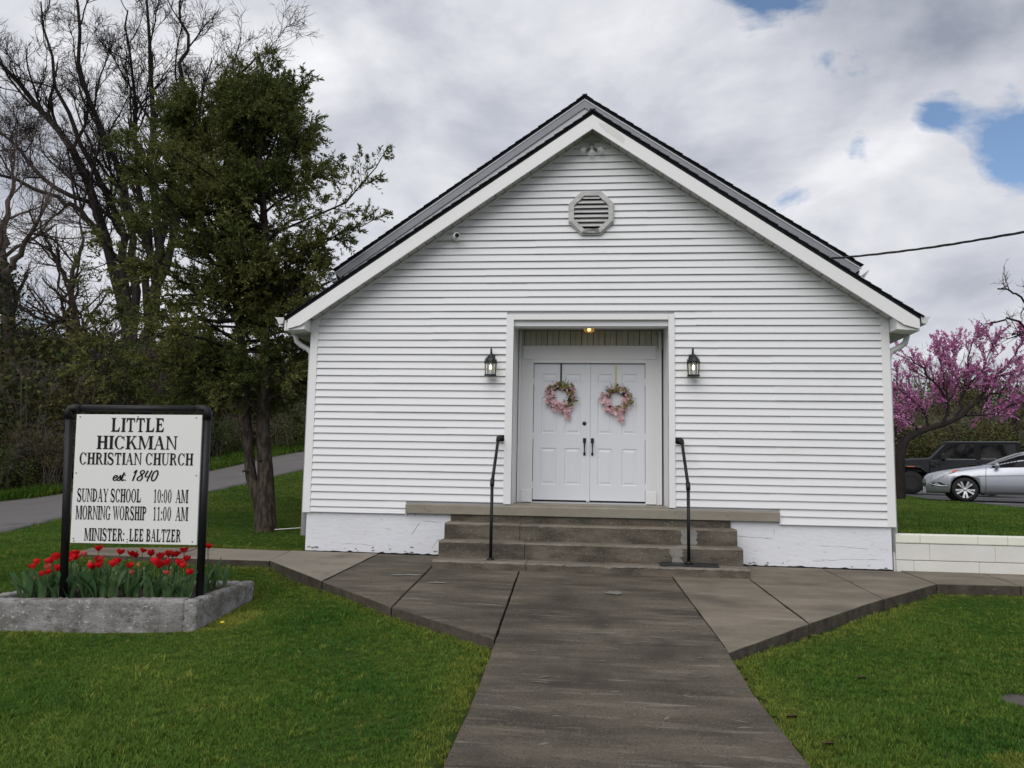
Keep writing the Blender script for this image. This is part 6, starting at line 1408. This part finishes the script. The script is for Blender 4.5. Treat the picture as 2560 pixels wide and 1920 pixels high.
def scatter(name, label, X, Y, Z, S, dry, seed):
    g = np.random.default_rng(seed); n = len(X); me = bpy.data.meshes.new(name); me.vertices.add(n); me.vertices.foreach_set('co', np.c_[X, Y, Z].astype(np.float32).ravel())
    a = me.attributes.new('siz', 'FLOAT', 'POINT'); a.data.foreach_set('value', S.astype(np.float32)); a = me.attributes.new('dry', 'FLOAT', 'POINT'); a.data.foreach_set('value', dry.astype(np.float32))
    a = me.attributes.new('rot', 'FLOAT_VECTOR', 'POINT'); a.data.foreach_set('vector', np.c_[g.normal(0, .12, n), g.normal(0, .12, n), g.uniform(0, 6.28, n)].astype(np.float32).ravel())
    o = bpy.data.objects.new(name, me); COL.objects.link(o); tag(o, label, 'grass', kind='stuff')
    ng = bpy.data.node_groups.new(name, 'GeometryNodeTree'); ng.interface.new_socket('Geometry', in_out='INPUT', socket_type='NodeSocketGeometry'); ng.interface.new_socket('Geometry', in_out='OUTPUT', socket_type='NodeSocketGeometry')
    N = ng.nodes.new; gi = N('NodeGroupInput'); go = N('NodeGroupOutput'); ip = N('GeometryNodeInstanceOnPoints'); ci = N('GeometryNodeCollectionInfo'); ci.inputs['Collection'].default_value = tufts; ci.inputs['Separate Children'].default_value = True; ci.inputs['Reset Children'].default_value = True
    def attr(nm, ty): q = N('GeometryNodeInputNamedAttribute'); q.data_type = ty; q.inputs['Name'].default_value = nm; return q.outputs['Attribute']
    L = ng.links.new; ip.inputs['Pick Instance'].default_value = True; L(gi.outputs[0], ip.inputs['Points']); L(ci.outputs[0], ip.inputs['Instance']); L(attr('rot', 'FLOAT_VECTOR'), ip.inputs['Rotation']); L(attr('siz', 'FLOAT'), ip.inputs['Scale']); L(ip.outputs[0], go.inputs[0])
    md = o.modifiers.new('scatter', 'NODES'); md.node_group = ng; return o
def vis(X, Y, Z, mg=1.28):
    d = np.c_[X, Y, Z]-CAM; wv = d@AF; u = (d@AR)/np.maximum(wv, .1); v = (d@AU)/np.maximum(wv, .1); return (wv > .5) & (np.abs(u) < .65*mg+.05) & (v > -.4878*mg-.05)
PLY = [pl3(a, b, 0)[:2] for a, b in ((-.0, -.0), (PL, 0), (PL, PD), (0, PD))]
def edge_dist(X, Y, poly):
    D = np.full(len(X), 9.)
    for i in range(len(poly)):
        a = np.array(poly[i]); b = np.array(poly[(i+1) % len(poly)]); ab = b-a; t = np.clip(((X-a[0])*ab[0]+(Y-a[1])*ab[1])/(ab@ab), 0, 1); D = np.minimum(D, np.hypot(X-a[0]-t*ab[0], Y-a[1]-t*ab[1]))
    return D
g = np.random.default_rng(91)
def pts(x0, x1, y0, y1, dens):
    n = int((x1-x0)*(y1-y0)*dens); return g.uniform(x0, x1, n), g.uniform(y0, y1, n)
Xs, Ys = [], []
for (x0, x1, y0, y1, dn) in ((-9, 6.5, -9.0, -4.6, 1250), (-10, 8, -4.6, .2, 850), (-13, -4, .1, 5.0, 420)):
    X, Y = pts(x0, x1, y0, y1, dn); Xs.append(X); Ys.append(Y)
X = np.concatenate(Xs); Y = np.concatenate(Ys); Z = HL(X, Y)
rn = polyint(RN, np.linspace(0, 8, 120)); 
def left_of_road(X, Y): return X < np.interp(Y, rn[:, 1], rn[:, 0])-.02
ok = vis(X, Y, Z) & ~in_poly(X, Y, PAVE_OUT) & ~in_poly(X, Y, PLY) & ~left_of_road(X, Y) & ~((X > -3.93) & (Y > -.05)) & (np.hypot(X-3.0, Y+4.87) > .2)
X, Y, Z = X[ok], Y[ok], Z[ok]; ed = np.minimum(edge_dist(X, Y, PAVE_OUT), edge_dist(X, Y, PLY)+.05)
dry = np.clip(.75-ed*2.6, 0, .7)*g.uniform(.2, 1.2, len(X))+(g.random(len(X)) < .05)*.7
dry = np.maximum(dry, (np.hypot((X+3.45)*1.0, (Y+3.1)*.55) < .22)*g.uniform(.5, 1, len(X)))
# thin, worn spots
sp = np.ones(len(X), bool)
for (cx_, cy_, r) in ((-2.6, -5.9, .12), (-2.1, -7.1, .15), (-1.25, -6.0, .08), (-1.4, -6.9, .09), (2.0, -4.6, .06)): sp &= ~((np.hypot(X-cx_, (Y-cy_)*1.6) < r) & (g.random(len(X)) < .75))
sp &= ~((np.sin(X*5.1+2*np.sin(Y*3.7))*np.sin(Y*4.3+1.7*np.sin(X*2.9)) > .86) & (g.random(len(X)) < .5)); sp &= ~((ed < .07) & (g.random(len(X)) < .55)); X, Y, Z, dry, ed = X[sp], Y[sp], Z[sp], dry[sp], ed[sp]
patchy = .75+.5*np.clip(np.sin(X*2.1+1.3*np.sin(Y*1.7))*np.cos(Y*1.9+.8*np.sin(X*1.2)), -1, 1)*.5
S = patchy*g.uniform(.65, 1.25, len(X))
tl = g.random(len(X)) < .012; S[tl] *= g.uniform(1.25, 1.7, tl.sum()); dry[tl] = g.uniform(.1, .6, tl.sum())
cl_ = (np.hypot((X-2.55)*.8, (Y+6.15)*1.5) < .33) | (np.hypot(X-2.75, (Y+6.0)*1.6) < .25); dry[cl_] = g.uniform(.25, .75, cl_.sum()); S[cl_] *= 1.15
scatter('lawn_grass', 'mown green grass of the front lawns on both sides of the walk', X, Y, Z, S, np.clip(dry, 0, 1), 1)
X, Y = pts(-13.5, -4, 5, 13, 130); Z = HL(X, Y); ok = vis(X, Y, Z) & ~left_of_road(X, Y); X, Y, Z = X[ok], Y[ok], Z[ok]
scatter('side_grass', 'grass on the slope between the church and the road', X, Y, Z, g.uniform(.9, 1.7, len(X)), g.uniform(0, .25, len(X)), 2)
X, Y = pts(3.97, 11.0, .28, 18, 190); Z = HR(X, Y); lx = np.interp(Y, [b for a, b in LOT_E], [a for a, b in LOT_E]); ok = vis(X, Y, Z) & (X < lx+.05); X, Y, Z = X[ok], Y[ok], Z[ok]
scatter('upper_grass', 'grass above the retaining wall beside the parking lot', X, Y, Z, g.uniform(.8, 1.6, len(X)), g.uniform(0, .2, len(X)), 3)
# rough verge along the far side of the road
n = 5200; t = g.uniform(.8, 7.9, n); E0 = polyint(RF, t); E1 = polyint(RF, t+.02); nn = E1-E0; nn = np.c_[-nn[:, 1], nn[:, 0]]; nn /= np.linalg.norm(nn, axis=1)[:, None]; P = E0+nn*(.1+np.abs(g.normal(0, .75, n)))[:, None]; Z = HL(P[:, 0], P[:, 1])
scatter('verge_grass', 'tall rough grass along the far edge of the road', P[:, 0], P[:, 1], Z, g.uniform(2.5, 7.0, n), g.uniform(0, .15, n), 4)
# iron lid in the right lawn
lz = float(HL(3.0, -4.87)); lid = MB().lathe([(.17, -.03), (.185, .012), (.172, .018), (.165, .012), (.06, .014), (.02, .012)], (3.0, -4.87, lz), 'z', 28)
tag(lid.build('meter_cover', mat('rusty_lid', (.085, .072, .070), .8, .7, 14, (.04, .03, .028), .6, 50), None, True), 'round rusty utility lid sunk in the right lawn', 'lid')
# dry leaves by the walk
M_dleaf = mat('dry_leaf', (.085, .058, .036), .9, .6, 40, (.03, .02, .014), spec=.1)
for k, (x, y, lab) in enumerate(((1.24, -5.62, 'curled dry leaf at the right edge of the walk'), (1.33, -6.05, 'dark dry leaf beside the walk, nearest the camera'), (1.98, -4.62, 'dry brown leaf lying out on the right lawn'), (-1.75, -7.45, 'pale dry leaf in the left lawn, nearest the camera'))):
    r_ = random.Random(k); z = float(HL(x, y))+.012; V = []; N = 7
    for i in range(N+1):
        t_ = i/N; w_ = .022*sin(pi*min(1, t_*.9+.07))*(1+.5*(i % 2)); V += [(x-.03+.06*t_, y-w_, z+.008*sin(3*t_)+.014), (x-.03+.06*t_, y+.006*(i % 2), z+.006*sin(3*t_)), (x-.03+.06*t_, y+w_, z+.012*sin(2*t_)+.008)]
    tag(MB().add(V, [(i*3+s, i*3+s+1, i*3+s+4, i*3+s+3) for i in range(N) for s in (0, 1)]).build('dry_leaf', M_dleaf, None, True), lab, 'leaf')
# white edging pipe from the tree to the church wall
ep = [(-5.15, 2.0), (-4.7, 2.35), (-4.3, 2.7), (-3.98, 3.0)]
tag(MB().tube([(x, y, float(HL(x, y))+.04) for x, y in ep], .006, 8).build('garden_pipe', M_trim, None, True), 'thin white pipe lying in grass from evergreen to church wall', 'pipe')
# dandelion at the planter's corner
dz = float(HL(-3.42, -3.42)); dd_ = empty('dandelion', (-3.42, -3.42, dz)); tag(dd_, 'yellow dandelion at the planter corner', 'flower')
MB().tube([(0, 0, 0), (.005, 0, .05)], .003, 5).build('stem', M_tst, dd_); MB().ball((.005, 0, .058), .02, 10, 6, (1, 1, .6)).build('flower', mat('dandelion_yellow', (.70, .55, .03), .8, .4, 90, (.5, .36, .02)), dd_, True)
